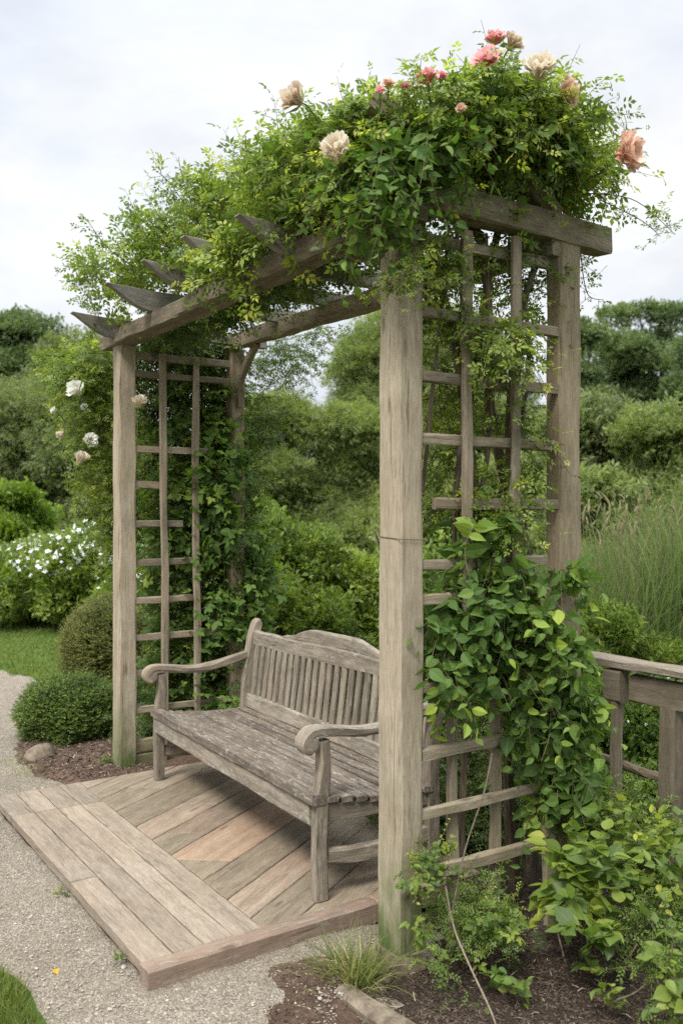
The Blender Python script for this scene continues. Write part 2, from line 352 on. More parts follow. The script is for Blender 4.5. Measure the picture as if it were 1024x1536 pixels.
M['rock']=simple('rock_stone',(.10,.08,.055),(.24,.195,.145),22,bump=.8,dist=.01)
def greens(a,b,c,d): return [(0.,a),(.4,b),(.8,c),(1.,d)]
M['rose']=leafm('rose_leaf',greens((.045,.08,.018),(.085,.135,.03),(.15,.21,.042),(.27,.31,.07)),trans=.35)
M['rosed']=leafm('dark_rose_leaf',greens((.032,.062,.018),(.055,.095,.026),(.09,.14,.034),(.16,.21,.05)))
M['broad']=leafm('broad_leaf',greens((.034,.075,.022),(.058,.115,.03),(.10,.17,.038),(.19,.27,.05)),vein=.4,rough=.58,spec=.25)
M['lime']=leafm('lime_leaf',greens((.045,.085,.026),(.085,.14,.034),(.14,.195,.038),(.22,.26,.045)),vein=.3,trans=.38)
M['box']=leafm('box_leaf',greens((.03,.06,.012),(.055,.1,.018),(.10,.155,.028),(.16,.22,.045)),rough=.4)
M['topi']=leafm('topiary_leaf',greens((.05,.068,.02),(.085,.11,.028),(.13,.155,.04),(.18,.20,.06)))
M['hedge']=leafm('hedge_leaf',greens((.045,.085,.022),(.08,.135,.032),(.125,.195,.045),(.19,.26,.07)))
M['shrub']=leafm('shrub_leaf',greens((.05,.085,.02),(.09,.14,.032),(.15,.205,.045),(.24,.29,.08)),trans=.38)
M['tdark']=leafm('dark_tree_leaf',greens((.046,.078,.044),(.076,.118,.06),(.112,.16,.078),(.155,.205,.105)))
M['tgrey']=leafm('grey_tree_leaf',greens((.072,.10,.056),(.11,.148,.074),(.15,.19,.096),(.20,.24,.13)))
M['tmid']=leafm('mid_tree_leaf',greens((.075,.108,.05),(.118,.162,.065),(.165,.212,.084),(.22,.265,.12)),trans=.35)
M['tlime']=leafm('bright_tree_leaf',greens((.045,.08,.016),(.085,.145,.022),(.13,.20,.03),(.19,.26,.05)),trans=.35)
M['reed']=leafm('reed_blade',greens((.038,.07,.028),(.075,.118,.048),(.13,.165,.078),(.25,.235,.145)),trans=.3)
M['tuft']=leafm('tuft_blade',greens((.045,.08,.025),(.08,.12,.038),(.16,.175,.085),(.30,.27,.18)),trans=.3)
M['seed']=simple('seed_head',(.14,.125,.065),(.26,.225,.13),80)
M['turf']=leafm('turf_blade',greens((.05,.075,.018),(.075,.11,.025),(.105,.14,.036),(.16,.17,.06)),trans=.3)
M['peach']=petal('peach_petal',(.64,.36,.24),(.76,.52,.38),(.80,.66,.54))
M['coral']=petal('coral_petal',(.74,.40,.29),(.82,.54,.41),(.86,.68,.56))
M['pink']=petal('pink_petal',(.74,.22,.25),(.82,.40,.40),(.86,.60,.56))
M['cream']=petal('cream_petal',(.62,.50,.32),(.76,.67,.52),(.84,.79,.68))
M['tan']=petal('tan_petal',(.50,.36,.23),(.70,.56,.42),(.82,.74,.61))
M['white']=petal('white_petal',(.68,.68,.55),(.82,.82,.75),(.88,.88,.84))
M['yellow']=petal('fallen_leaf_yellow',(.55,.33,.03),(.68,.42,.05),(.7,.5,.1))
M['bract']=simple('small_white_flower',(.72,.74,.72),(.82,.84,.84),40,rough=.6,bump=0)

# ground materials
def gravel():
    m,nt=mat_new('gravel'); pos=nd(nt,'ShaderNodeNewGeometry').outputs['Position']
    v1=nd(nt,'ShaderNodeTexVoronoi',{'Vector':pos,'Scale':140.}); v2=nd(nt,'ShaderNodeTexVoronoi',{'Vector':pos,'Scale':300.})
    c1=nd(nt,'ShaderNodeSeparateColor',{0:v1.outputs['Color']}).outputs[0]; c2=nd(nt,'ShaderNodeSeparateColor',{0:v2.outputs['Color']}).outputs[0]
    c=mth(nt,'ADD',mth(nt,'MULTIPLY',c1,.5),mth(nt,'MULTIPLY',c2,.5))
    col=ramp(nt,c,[(.05,(.095,.08,.06)),(.4,(.20,.172,.132)),(.7,(.295,.256,.2)),(.97,(.50,.45,.375))])
    big=noise(nt,pos,1.6,5,.6); col=mix(nt,mth(nt,'MULTIPLY',ramp(nt,big,[(.4,0.),(.65,1.)]),.5),col,(.17,.138,.10))
    bigb=noise(nt,pos,14,5,.7); col=mix(nt,.5,col,mix(nt,1.,col,ramp(nt,bigb,[(.3,(.65,.65,.65)),(.7,(1.3,1.3,1.3))]),'MULTIPLY'))
    h=mth(nt,'SUBTRACT',mth(nt,'MULTIPLY',v1.outputs['Distance'],-1.),mth(nt,'MULTIPLY',v2.outputs['Distance'],.5))
    bp=nd(nt,'ShaderNodeBump',{'Strength':.8,'Distance':.006,'Height':h}).outputs[0]
    p=nd(nt,'ShaderNodeBsdfPrincipled',{'Base Color':col,'Roughness':.9,'Normal':bp}); p.inputs['Specular IOR Level'].default_value=.2; out(nt,p.outputs[0]); return m
def soil(name,a,b,c,sc=30):
    m,nt=mat_new(name); pos=nd(nt,'ShaderNodeNewGeometry').outputs['Position']
    n=noise(nt,pos,sc,8,.75,.6); n2=noise(nt,pos,3,4,.6)
    col=ramp(nt,mth(nt,'ADD',mth(nt,'MULTIPLY',n,.7),mth(nt,'MULTIPLY',n2,.3)),[(.35,a),(.52,b),(.68,c)])
    bp=nd(nt,'ShaderNodeBump',{'Strength':1.,'Distance':.02,'Height':n}).outputs[0]
    p=nd(nt,'ShaderNodeBsdfPrincipled',{'Base Color':col,'Roughness':.95,'Normal':bp}); p.inputs['Specular IOR Level'].default_value=.15; out(nt,p.outputs[0]); return m
M['gravel']=gravel()
M['dark_strip']=simple('dark_strip',(.012,.010,.008),(.05,.042,.032),60,bump=.3)
M['mulch']=soil('mulch',(.024,.017,.012),(.06,.044,.032),(.12,.09,.066),45)
M['soil']=soil('soil',(.06,.038,.026),(.13,.085,.06),(.24,.17,.13),38)
M['lawn']=soil('lawn_ground',(.035,.07,.012),(.06,.115,.018),(.09,.15,.028),14)
M['ground']=soil('ground',(.03,.05,.015),(.05,.075,.022),(.08,.10,.035),6)
M['chip']=simple('mulch_chip',(.036,.025,.019),(.12,.088,.065),25,bump=0)
M['straw']=simple('straw_bit',(.24,.19,.13),(.42,.36,.27),25,bump=0)
M['pebble']=simple('pebble',(.20,.175,.145),(.44,.40,.34),45,bump=.2)

# ------------------------------------------------------------------ ground
def inpoly(P,poly):
    x,y=P[:,0],P[:,1]; c=np.zeros(len(P),bool); n=len(poly)
    for i in range(n):
        x1,y1=poly[i][:2];x2,y2=poly[(i+1)%n][:2]
        k=((y1>y)!=(y2>y))&(x<(x2-x1)*(y-y1)/(y2-y1+1e-12)+x1); c^=k
    return c
def sdf(P,poly):
    d=np.full(len(P),1e9); n=len(poly)
    for i in range(n):
        a=np.array(poly[i][:2]);b=np.array(poly[(i+1)%n][:2]); ab=b-a
        t=np.clip(((P-a)@ab)/(ab@ab+1e-12),0,1); d=np.minimum(d,np.linalg.norm(P-(a+t[:,None]*ab),axis=1))
    return np.where(inpoly(P,poly),d,-d)
def patch(name,poly,mat,top,sink=.03,step=.05,soft=.12,bump=.006,seed=1,edge=.04):
    """a sheet of ground whose rim dips under its neighbours"""
    pl=np.array([p[:2] for p in poly]); lo=pl.min(0)-.3; hi=pl.max(0)+.3
    nx=int((hi[0]-lo[0])/step)+2; ny=int((hi[1]-lo[1])/step)+2
    X,Y=np.meshgrid(np.linspace(lo[0],hi[0],nx),np.linspace(lo[1],hi[1],ny)); P=np.c_[X.ravel(),Y.ravel()]; P3=np.c_[P,np.zeros(len(P))]
    d=sdf(P,pl)+edge*wav(P3,seed,7)+edge*.5*wav(P3,seed+1,22)
    h=GZ-sink+(top+sink)*np.clip(.5+d/soft,0,1)+bump*wav(P3,seed+2,9)*np.clip(d/soft,0,1)+bump*.5*wav(P3,seed+3,28)*np.clip(d/soft,0,1)
    V=np.c_[P,h]; idx=np.arange(nx*ny).reshape(ny,nx)
    F=np.stack([idx[:-1,:-1],idx[:-1,1:],idx[1:,1:],idx[1:,:-1]],-1).reshape(-1,4)
    keep=(d.reshape(ny,nx)[:-1,:-1].ravel()>-.14)
    mb=MB(); mb.add(V,F[keep]); o=mb.build(name,mat,smooth=True); kind(o,'structure')
    def hgt(Q):
        Q3=np.c_[Q,np.zeros(len(Q))]; dd=sdf(Q,pl)+edge*wav(Q3,seed,7)+edge*.5*wav(Q3,seed+1,22)
        return GZ-sink+(top+sink)*np.clip(.5+dd/soft,0,1)+(bump*wav(Q3,seed+2,9)+bump*.5*wav(Q3,seed+3,28))*np.clip(dd/soft,0,1), dd
    return o,hgt
mb=MB(); s=400.; n=40; g=np.linspace(-1,1,n+1); g=np.sign(g)*np.abs(g)**3*s
X,Y=np.meshgrid(g,g); idx=np.arange((n+1)**2).reshape(n+1,n+1)
mb.add(np.c_[X.ravel(),Y.ravel(),np.full((n+1)**2,GZ-.035)],np.stack([idx[:-1,:-1],idx[:-1,1:],idx[1:,1:],idx[1:,:-1]],-1).reshape(-1,4))
kind(mb.build('ground',M['ground']),'structure')
GRAV=[G(520,1462),G(470,1700),W(300,.6,z=0),CAM+FW*-3+RT*1,CAM+FW*-3-RT*7,W(-1500,5,z=0),W(-900,9.5,z=0),G(-300,965),G(0,985),G(80,1003),G(120,1035),G(60,1100),G(60,1160),G(170,1172),G(260,1180),np.array([-1,0,0]),np.array([-.2,.1,0])]
kind(patch('gravel_path',GRAV,M['gravel'],0.,sink=.03,step=.07,soft=.15,bump=.006,seed=11)[0],'structure')
LAWN=[G(-700,985),G(0,1007),G(60,1024),G(100,1052),G(150,1090),W(330,7,z=0),W(500,9,z=0),W(1200,24,z=0),W(600,60,z=0),W(-1500,40,z=0),W(-1800,14,z=0)]
lo_,lawnh=patch('lawn',LAWN,M['lawn'],.022,step=.15,soft=.3,bump=.012,seed=21)
LAWN2=[G(-10,1452),G(22,1462),G(55,1500),G(80,1545),W(120,1.9,z=0),W(-500,1.4,z=0),W(-700,2.2,z=0),G(-200,1440)]
l2_,lawn2h=patch('lawn_corner',LAWN2,M['lawn'],.018,step=.05,soft=.1,bump=.004,seed=31,edge=.012)
MUL=[G(500,1478),G(560,1475),G(575,1430),np.array([.02,.3,0]),np.array([-.3,.35,0]),np.array([-.35,2.2,0]),np.array([3.5,3.,0]),W(2200,2.5,z=0),W(1200,.8,z=0),G(640,1700),G(560,1545)]
mu_,mulh=patch('mulch_bed',MUL,M['mulch'],-.026,sink=.034,step=.04,soft=.14,bump=.009,seed=41,edge=.02)
SOI=[G(35,1130),G(50,1165),G(110,1182),G(210,1176),np.array([-2.5,.15,0]),np.array([-2.5,2.2,0]),W(300,7.6,z=0),G(130,1050),G(45,1095)]
so_,soih=patch('soil_bed',SOI,M['soil'],.03,step=.05,soft=.16,bump=.008,seed=51,edge=.03)
SOI2=[G(385,1448),G(545,1398),G(548,1440),G(535,1465),G(520,1480),G(500,1560),G(380,1560),G(400,1490)]
s2_,soi2h=patch('soil_strip',SOI2,M['soil'],.006,sink=.034,step=.035,soft=.2,bump=.004,seed=61,edge=.04)
# pebbles loose on the path
r=R_(7); N=26000; px=r.uniform(-60,640,N); dd=2.5+(r.uniform(size=N)**1.6)*5.5
P=np.array([W(a,b,z=0)[:2] for a,b in zip(px,dd)]); k=(sdf(P,np.array([q[:2] for q in GRAV]))>.0)&~((P[:,0]<-.33)&(P[:,0]>-2.55)&(P[:,1]>-.79))&(sdf(P,np.array([q[:2] for q in LAWN2]))<-.02); P=P[k];N=len(P)
oc=np.array([[1,0,0],[0,1,0],[-1,0,0],[0,-1,0],[0,0,.6],[0,0,-.6]],float); of=np.array([[0,1,4],[1,2,4],[2,3,4],[3,0,4],[1,0,5],[2,1,5],[3,2,5],[0,3,5]])
sz=r.gamma(2.,.0009,N)+.0010; th=r.uniform(0,6.28,N); V=oc[None]*r.uniform(.6,1.3,(N,1,3))*sz[:,None,None]*r.uniform(.8,1.2,(N,6,1))
c,sn=np.cos(th)[:,None],np.sin(th)[:,None]; V=np.stack([V[...,0]*c-V[...,1]*sn,V[...,0]*sn+V[...,1]*c,V[...,2]],-1)+np.c_[P,np.full(N,GZ+.001)][:,None]
mb=MB(); mb.add(V.reshape(-1,3),(of[None]+(np.arange(N)*6)[:,None,None]).reshape(-1,3),None,np.repeat(r.uniform(size=N),6))
kind(mb.build('loose_pebbles',M['pebble']),'stuff')
# bark chips and straw on the beds
def litter(name,mat,hf,N,pxr,dr,seed,L=(.008,.035),wd=(.12,.3),mask=None,zoff=.002):
    r=R_(seed); P=np.array([W(a,b,z=0)[:2] for a,b in zip(r.uniform(*pxr,N),r.uniform(*dr,N))]); h,d=hf(P); k=d>.0
    if mask is not None: k&=mask(P)
    P=P[k];h=h[k];N=len(P); th=r.uniform(0,6.28,N); dr_=np.stack([np.cos(th),np.sin(th),r.normal(size=N)*.22],1); up=np.array([0,0,1.])+r.normal(size=(N,3))*.35
    q=r.uniform(L[0],L[1],N)*r.uniform(.4,1,N); T=(np.array([[0,-.5,0],[0,.5,0],[.55,.6,.1],[1,.35,0],[1,-.4,0],[.5,-.5,.1]])*np.array([1,wd[1],1]),[(0,5,2,1),(5,4,3,2)])
    mb=MB(); scatter(mb,T,np.c_[P,h+zoff],dr_,up,q,r.uniform(size=N),seed); o=mb.build(name,mat); return kind(o,'stuff')
litter('bark_chips',M['chip'],mulh,42000,(480,1100),(2.6,4.4),71,L=(.004,.022),wd=(.12,.3))
litter('straw_litter',M['straw'],mulh,1100,(480,1100),(2.6,4.2),72,L=(.008,.04),wd=(.05,.09),zoff=.006)
litter('soil_crumbs',M['chip'],soih,5000,(20,240),(5.0,6.6),73,L=(.01,.04))
litter('soil_straw',M['straw'],soih,900,(20,240),(5.0,6.4),74,L=(.01,.05),wd=(.05,.12),zoff=.006)
litter('strip_straw',M['straw'],soi2h,900,(380,600),(2.6,3.6),75,L=(.004,.022),wd=(.05,.25),zoff=.002)
litter('strip_crumbs',M['chip'],soi2h,3500,(380,600),(2.6,3.6),76,L=(.004,.016),wd=(.05,.5),zoff=.001)
# turf
def turf(name,hf,pts,L,w,seed):
    r=R_(seed); h,d=hf(pts[:,:2]); k=d>.03; P=np.c_[pts[k,:2],h[k]-.004]; N=len(P)
    dr_=nrm(np.array([0,0,1.])+r.normal(size=(N,3))*.32); mb=MB(); ribbons(mb,P,dr_,L*r.uniform(.5,1.2,N),w,L*.35*r.uniform(size=N),3,np.clip(r.normal(.45,.22,N),0,1),seed)
    return kind(mb.build(name,M['turf']),'stuff')
r=R_(81); N=26000
turf('corner_grass',lawn2h,np.array([W(a,b,z=0) for a,b in zip(r.uniform(-260,110,N),r.uniform(2.2,3.5,N))]),.055,.003,82)
N=70000
turf('lawn_grass',lawnh,np.array([W(a,b,z=0) for a,b in zip(r.uniform(-130,480,N),8.+r.uniform(size=N)**1.4*7)]),.05,.008,83)

# ------------------------------------------------------------------ deck
X0,X1,Y0,Y1=-2.56,-.345,-.777,.70; XB=-.425; YS=-.31
deck=thing('deck','low weathered timber deck carrying the bench, edged with brown boards','deck',(-1.42,-.05,GZ))
mb=MB(); pw=(YS-Y0)/4
for i in range(4):
    ya=Y0+i*pw; cuts=[X0,-2.19+.01*i,XB]
    if i==0: cuts=[X0,-2.19,-1.22,XB]
    for j in range(len(cuts)-1):
        a,b=cuts[j]+.0025,cuts[j+1]-.0025
        slab(mb,[(a,ya+.0025),(b,ya+.0025),(b,ya+pw-.0025),(a,ya+pw-.0025)],GZ+.02,0.,(1,0),100+i*7+j)
mb.build('front_boards',M['deck'],deck)
dirv=nrm(np.array([-.52,.855])); nv=np.array([dirv[1],-dirv[0]])       # boards run back-left
mb=MB(); mo=MB(); mt_=MB()
JN=[-.75,-.5,-.27,-.07,.13,.33,.52,.715,.933,1.27,1.49,1.70,1.97,2.2,2.42,2.7,3.0]
CUT={9:[G(300,1289,0)],10:[G(300,1249,0),G(290,1213,0)],11:[G(255,1204,0)],7:[G(500,1262,0)],13:[G(150,1180,0)],6:[G(540,1300,0)]}
for i in range(len(JN)-1):
    c0=np.array([-JN[i],YS])@nv; c1=np.array([-JN[i+1],YS])@nv
    base=[(X0,YS+.003),(XB-.003,YS+.003),(XB-.003,Y1),(X0,Y1)]
    poly=clip(base,nv[0],nv[1],c0-.002); poly=clip(poly,-nv[0],-nv[1],-(c1+.002)) if len(poly)>2 else []
    if len(poly)<3: continue
    rest=poly; pcs=[]
    for q in CUT.get(i+1,[]):
        na,nb=FW[0]+.05,FW[1]+.04; cc=na*q[0]+nb*q[1]
        pcs.append(clip(rest,na,nb,cc-.0015)); rest=clip(rest,-na,-nb,-(cc+.0015))
    pcs.append(rest)
    for q,pp in enumerate(pcs):
        if len(pp)>2: slab(mo if (i+1==9 and q==1) else mt_ if (i+1,q) in ((10,1),(11,0),(7,0)) else mb,pp,GZ+.02,-.002,dirv,200+i*3+q)
mb.build('diagonal_boards',M['deckd'],deck)
o=mt_.build('board',M['tanb'],deck); o['label']='warm tan diagonal boards'; o['kind']='stuff'
if mo.n:
    o=mo.build('board',M['orange'],deck); o['label']='orange-brown diagonal board'
mb=MB(); slab(mb,[(XB+.002,Y0-.006),(X1,Y0-.006),(X1,.16),(XB+.002,.16)],GZ-.01,.006,(0,1),301,bev=.008); slab(mb,[(XB+.002,.165),(X1,.165),(X1,Y1),(XB+.002,Y1)],GZ-.01,.005,(0,1),302,bev=.008)
mb.build('border_board',M['border'],deck)
mb=MB(); slab(mb,[(X0+.02,Y0+.014),(X1-.02,Y0+.014),(X1-.02,Y1-.01),(X0+.02,Y1-.01)],GZ-.02,-.011,(1,0),303); mb.build('base_frame',M['mulch'],deck)

# ------------------------------------------------------------------ pergola
perg=thing('pergola','weathered timber garden arbour sheltering the bench, overgrown with climbing roses','arbour',(-1.3,.45,GZ))
def post(cx,cy,wx,wy,z0,z1,mat,seed,wx1=None,lean=(0,0)):
    mb=MB(); n=26; z=np.linspace(z0,z1,n); t=(z-z0)/(z1-z0)
    P=np.c_[cx+lean[0]*t,cy+lean[1]*t,z]
    sweep(mb,P,(1,0,0),wx+(0 if wx1 is None else (wx1-wx)*t),wy,ch=.009,wob=.0016,seed=seed); return mb.build('post',mat,perg)
pa=post(-.069,.053,.138,.106,-.026,2.555,M['post'],1,.118,(.008,0))
mb=MB(); sweep(mb,np.c_[np.full(6,-.07),np.full(6,.055),np.linspace(-.17,-.024,6)],(1,0,0),.168*np.array([.93,1,1.02,1,.98,.93]),.145*np.array([.93,1,1.02,1,.98,.93]),ch=.025,wob=.004,seed=3); mb.build('plinth',M['stone'],pa,smooth=False)
mb=MB()   # wire tied round the post
zc=1.435; ring=[(.004,-.003,zc),(.004,.11,zc-.004),(-.132,.11,zc),(-.134,-.003,zc+.008),(.004,-.003,zc)]
tube(mb,ring,.0016,5); mb.build('wire',M['stem'],pa)
post(-2.84,.055,.125,.11,-.11,2.555,M['post'],5,.105)
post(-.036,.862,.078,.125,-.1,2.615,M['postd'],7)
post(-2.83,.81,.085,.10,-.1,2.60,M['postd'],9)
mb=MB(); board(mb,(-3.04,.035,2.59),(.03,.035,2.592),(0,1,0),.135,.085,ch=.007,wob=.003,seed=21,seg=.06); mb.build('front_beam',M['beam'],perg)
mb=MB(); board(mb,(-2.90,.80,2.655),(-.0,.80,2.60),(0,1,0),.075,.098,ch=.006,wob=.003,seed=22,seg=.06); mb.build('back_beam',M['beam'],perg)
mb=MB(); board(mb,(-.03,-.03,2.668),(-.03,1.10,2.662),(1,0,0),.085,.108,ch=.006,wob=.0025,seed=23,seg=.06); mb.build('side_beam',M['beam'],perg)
for i,(x,zt) in enumerate([(-2.8,2.70),(-2.2,2.745),(-1.68,2.745),(-1.2,2.74),(-.68,2.69)]):
    mb=MB(); y=np.concatenate([np.linspace(-.285,0.02,14),np.linspace(.1,1.02,12)]); u=np.clip((y+.285)/.27,0,1)
    t=.006+.112*np.sin(u*np.pi/2)**1.25*(y<.03)+.112*(y>=.03); t=np.minimum(t,.112); t=np.where(y>.12,.075,t)
    top=zt+.012*(1-u)+.0*y; pts=np.c_[np.full(len(y),x),y,top-t/2-(0)]
    sweep(mb,pts,(1,0,0),.045,t,ch=.003,wob=.001,seed=40+i); mb.build('rafter',M['fin'],perg)
# braces
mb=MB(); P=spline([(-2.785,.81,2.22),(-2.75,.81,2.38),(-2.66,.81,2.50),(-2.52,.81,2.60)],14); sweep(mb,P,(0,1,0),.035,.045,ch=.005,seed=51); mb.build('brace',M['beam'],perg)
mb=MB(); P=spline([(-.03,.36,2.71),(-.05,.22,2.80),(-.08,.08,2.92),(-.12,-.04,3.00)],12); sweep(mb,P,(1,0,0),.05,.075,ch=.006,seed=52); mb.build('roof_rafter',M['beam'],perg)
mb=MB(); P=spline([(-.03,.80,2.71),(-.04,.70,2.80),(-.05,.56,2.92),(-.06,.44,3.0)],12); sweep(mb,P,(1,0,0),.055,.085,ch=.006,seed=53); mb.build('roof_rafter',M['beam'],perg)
# trellis, near side
tr=MB(); 
trl=MB().__class__()
def dummy(): pass
anchor=MB(); board(anchor,(-.055,.11,2.52),(-.055,.80,2.53),(1,0,0),.03,.045,seed=60); tr_o=anchor.build('trellis',M['slat'],perg)
bars=[(2.248,.106,.80,.0),(2.015,.106,.80,.004),(1.793,.106,.80,0),(1.56,.17,.80,0),(1.339,.106,.74,.0),(1.215,.106,.28,0),(.90,.106,.34,0),(.663,.106,.80,0),(.448,.106,.80,0),(.231,.106,.72,-.01)]
for i,(z,y0,y1,dz) in enumerate(bars):
    mb=MB(); board(mb,(-.020,y0,z),(-.020,y1,z+dz),(1,0,0),.026,.040+.004*math.sin(i*3),ch=.004,wob=.0016,seed=61+i,seg=.05); mb.build('rail',M['slat'],tr_o)
for i,(y,z0,z1,xx,wd) in enumerate([(.305,1.02,2.56,.008,.042),(.545,.9,2.58,.010,.042),(.285,-.11,1.12,-.047,.046),(.492,-.11,1.2,-.047,.048),(.725,-.12,.33,.012,.06)]):
    mb=MB(); n=12; z=np.linspace(z0,z1,n); rr=R_(i+70); P=np.c_[xx+.002*np.sin(z*4+i),y+.006*np.sin(z*2.3+i*2),z]
    sweep(mb,P,(0,1,0),wd*(1+.06*np.sin(z*6)),.026,ch=.008,wob=.002,seed=71+i); mb.build('upright',M['slat'],tr_o)
# trellis, far side
anchor=MB(); board(anchor,(-2.82,.10,2.50),(-2.82,.77,2.50),(1,0,0),.03,.05,seed=80); tl_o=anchor.build('trellis',M['slat'],perg)
for i,(z,y1) in enumerate([(2.385,.77),(1.918,.60),(1.701,.31),(1.457,.42),(1.216,.53),(.983,.53),(.754,.70),(.533,.77),(.306,.77)]):
    mb=MB(); board(mb,(-2.805,.10,z),(-2.805,y1,z+.004*math.sin(i*2)),(1,0,0),.026,.040,ch=.004,wob=.002,seed=81+i,seg=.06); mb.build('rail',M['slat'],tl_o)
for i,y in enumerate((.288,.51)):
    mb=MB(); z=np.linspace(-.03,2.52,16); sweep(mb,np.c_[np.full(16,-2.780),y+.008*np.sin(z*2+i),z],(0,1,0),.044,.024,ch=.006,wob=.002,seed=91+i); mb.build('upright',M['slat'],tl_o)
for z,tt,yy in ((.085,.075,.76),(.0,.07,.76)):
    mb=MB(); board(mb,(-2.82,.10,z),(-2.82,yy,z),(1,0,0),.04,tt,ch=.006,wob=.002,seed=int(95+z*30)); mb.build('sill_board',M['postd'],tl_o)

# ------------------------------------------------------------------ bench
XL,XR=-2.345,-.49
bench=thing('garden_bench','long weathered wooden garden bench with arched crest rail and rolled arms','bench',((XL+XR)/2,.3,0))
def zs(z,x): return z*(1+.022*((x-(XL+XR)/2)/.93))
def bb(name,p0,p1,side,w,t,mat='bench',parent=None,seed=0,**k):
    mb=MB(); p0=(p0[0],p0[1],zs(p0[2],p0[0])); p1=(p1[0],p1[1],zs(p1[2],p1[0])); board(mb,p0,p1,side,w,t,seed=seed,**k); return mb.build(name,M[mat],parent or bench)
def bs(name,P,side,w,t,mat='bench',seed=0,parent=None,**k):
    mb=MB(); P=np.array(P,float); P[:,2]=[zs(z,x) for x,z in zip(P[:,0],P[:,2])]; sweep(mb,P,side,w,t,seed=seed,**k); return mb.build(name,M[mat],parent or bench)
for i,x in enumerate((XL,XR)):
    P=spline([(x,-.01,0.002),(x,-.012,.2),(x,-.006,.40),(x,.008,.52),(x,.0,.615)],14); bs('leg',P,(1,0,0),.052,np.array([.062]*8+[.058,.055,.052,.052,.054,.056]),seed=400+i,ch=.007)
    P=spline([(x,.60,0.002),(x,.59,.2),(x,.585,.38),(x,.60,.55),(x,.635,.75),(x,.665,.86),(x,.69,.885)],22)
    w=np.full(22,.068); w[-6:]=[.066,.062,.058,.052,.045,.036]; bs('rear_leg',P,(1,0,0),.05,w,seed=403+i,ch=.008)
    s=1 if i else -1
    P=spline([(x,.61,.685),(x,.50,.664),(x,.36,.636),(x,.20,.628),(x,.06,.644),(x,-.03,.655),(x,-.075,.645),(x,-.098,.615),(x,-.085,.588),(x,-.06,.582)],40)
    t=np.interp(np.linspace(0,1,40),[0,.3,.6,.72,.85,1],[.05,.042,.038,.042,.034,.026]); w=np.interp(np.linspace(0,1,40),[0,.4,.65,1],[.046,.055,.066,.066])
    ar=bs('armrest',P,(1,0,0),w,t,'bench' if i==0 else 'rail',seed=407+i,ch=.010)
    mb=MB(); tube(mb,[(x-.032,-.062,zs(.61,x)),(x-.030,-.062,zs(.61,x)),(x+.030,-.062,zs(.61,x)),(x+.0325,-.062,zs(.61,x))],[.02,.032,.032,.02],16,lump=.01,seed=5); mb.build('scroll',M['bench' if i==0 else 'rail'],ar)
    bb('side_rail',(x,.01,.335),(x,.58,.315),(1,0,0),.036,.075,seed=410+i)
    P=spline([(x,.02,.165),(x,.15,.150),(x,.3,.146),(x,.45,.152),(x,.57,.168)],12); bs('stretcher',P,(1,0,0),.036,.06,seed=413+i)
bb('front_rail',(XL+.02,-.034,.325),(XR-.025,-.034,.325),(0,1,0),.026,.088,'rail',seed=420,wob=.002)
bb('rear_rail',(XL+.02,.585,.31),(XR-.02,.585,.31),(0,1,0),.03,.07,seed=421)
mb=MB(); n=9; ys=np.linspace(-.03,.553,n)
for i,y in enumerate(ys):
    tk=.04 if i==0 else .022; z=(.394 if i==0 else .402)-.05*((y+.03)/.58)-.018*math.sin((y+.03)/.58*math.pi)+.0015*math.sin(i*5)
    w=.054; a=XL-.005; b=XR+.03
    if i in (0,): w=.066
    if i in (4,5): pass
    nn=40; X=np.linspace(a,b,nn); P=np.c_[X,np.full(nn,y)+.0015*np.sin(X*5+i),[zs(z,x)+.0012*math.sin(x*7+i*2)for x in X]]
    sweep(mb,P,(0,1,0),w*(1+.03*np.sin(X*9+i)+.008*np.sin(X*31+i)),tk,ch=.0025,wob=.0012,seed=430+i)
mb.build('seat',M['seat'],bench)
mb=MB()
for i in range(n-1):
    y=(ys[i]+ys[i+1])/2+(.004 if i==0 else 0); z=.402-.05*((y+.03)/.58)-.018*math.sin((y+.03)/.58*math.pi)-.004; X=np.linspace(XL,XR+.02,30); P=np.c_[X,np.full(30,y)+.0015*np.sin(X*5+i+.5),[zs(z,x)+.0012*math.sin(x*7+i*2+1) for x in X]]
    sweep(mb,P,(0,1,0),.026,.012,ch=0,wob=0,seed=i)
mb.build('strips_in_joints',M['dark_strip'],bench)  # near-black strips filling the gaps between seat slats, just below their tops
def yb(z): return .598+(z-.40)*.135
# backrest
br_=bb('backrest',(XL+.02,yb(.40),.405),(XR-.02,yb(.40),.405),(0,1,0),.032,.085,'rail',seed=450,wob=.002)
bb('top_rail',(XL+.02,yb(.785),.785),(XR-.02,yb(.785),.785),(0,1,.13),.038,.088,'rail',br_,451,wob=.002)
nn=40; X=np.linspace(-1.95,-.87,nn); u=(X+1.41)/.54; hh=.008+.062*(.5+.5*np.cos(np.pi*np.clip((np.abs(u)-.35)/.65,0,1)))
P=np.c_[X,np.full(nn,yb(.85)),.8305+hh/2-.002]; bs('crest',P,(0,1,.13),.036,hh,'rail',452,br_,ch=.005,wob=.0015)
mb=MB(); ns=25
for i in range(ns):
    x=XL+.07+i*(XR-XL-.14)/(ns-1); z0,z1=.44,.748
    P=[(x,yb(z),zs(z,x)) for z in np.linspace(z0,z1,6)]; sweep(mb,P,(1,0,0),.044+.002*math.sin(i*3),.016,ch=.003,wob=.0008,seed=460+i)
mb.build('slats',M['bench'],br_)

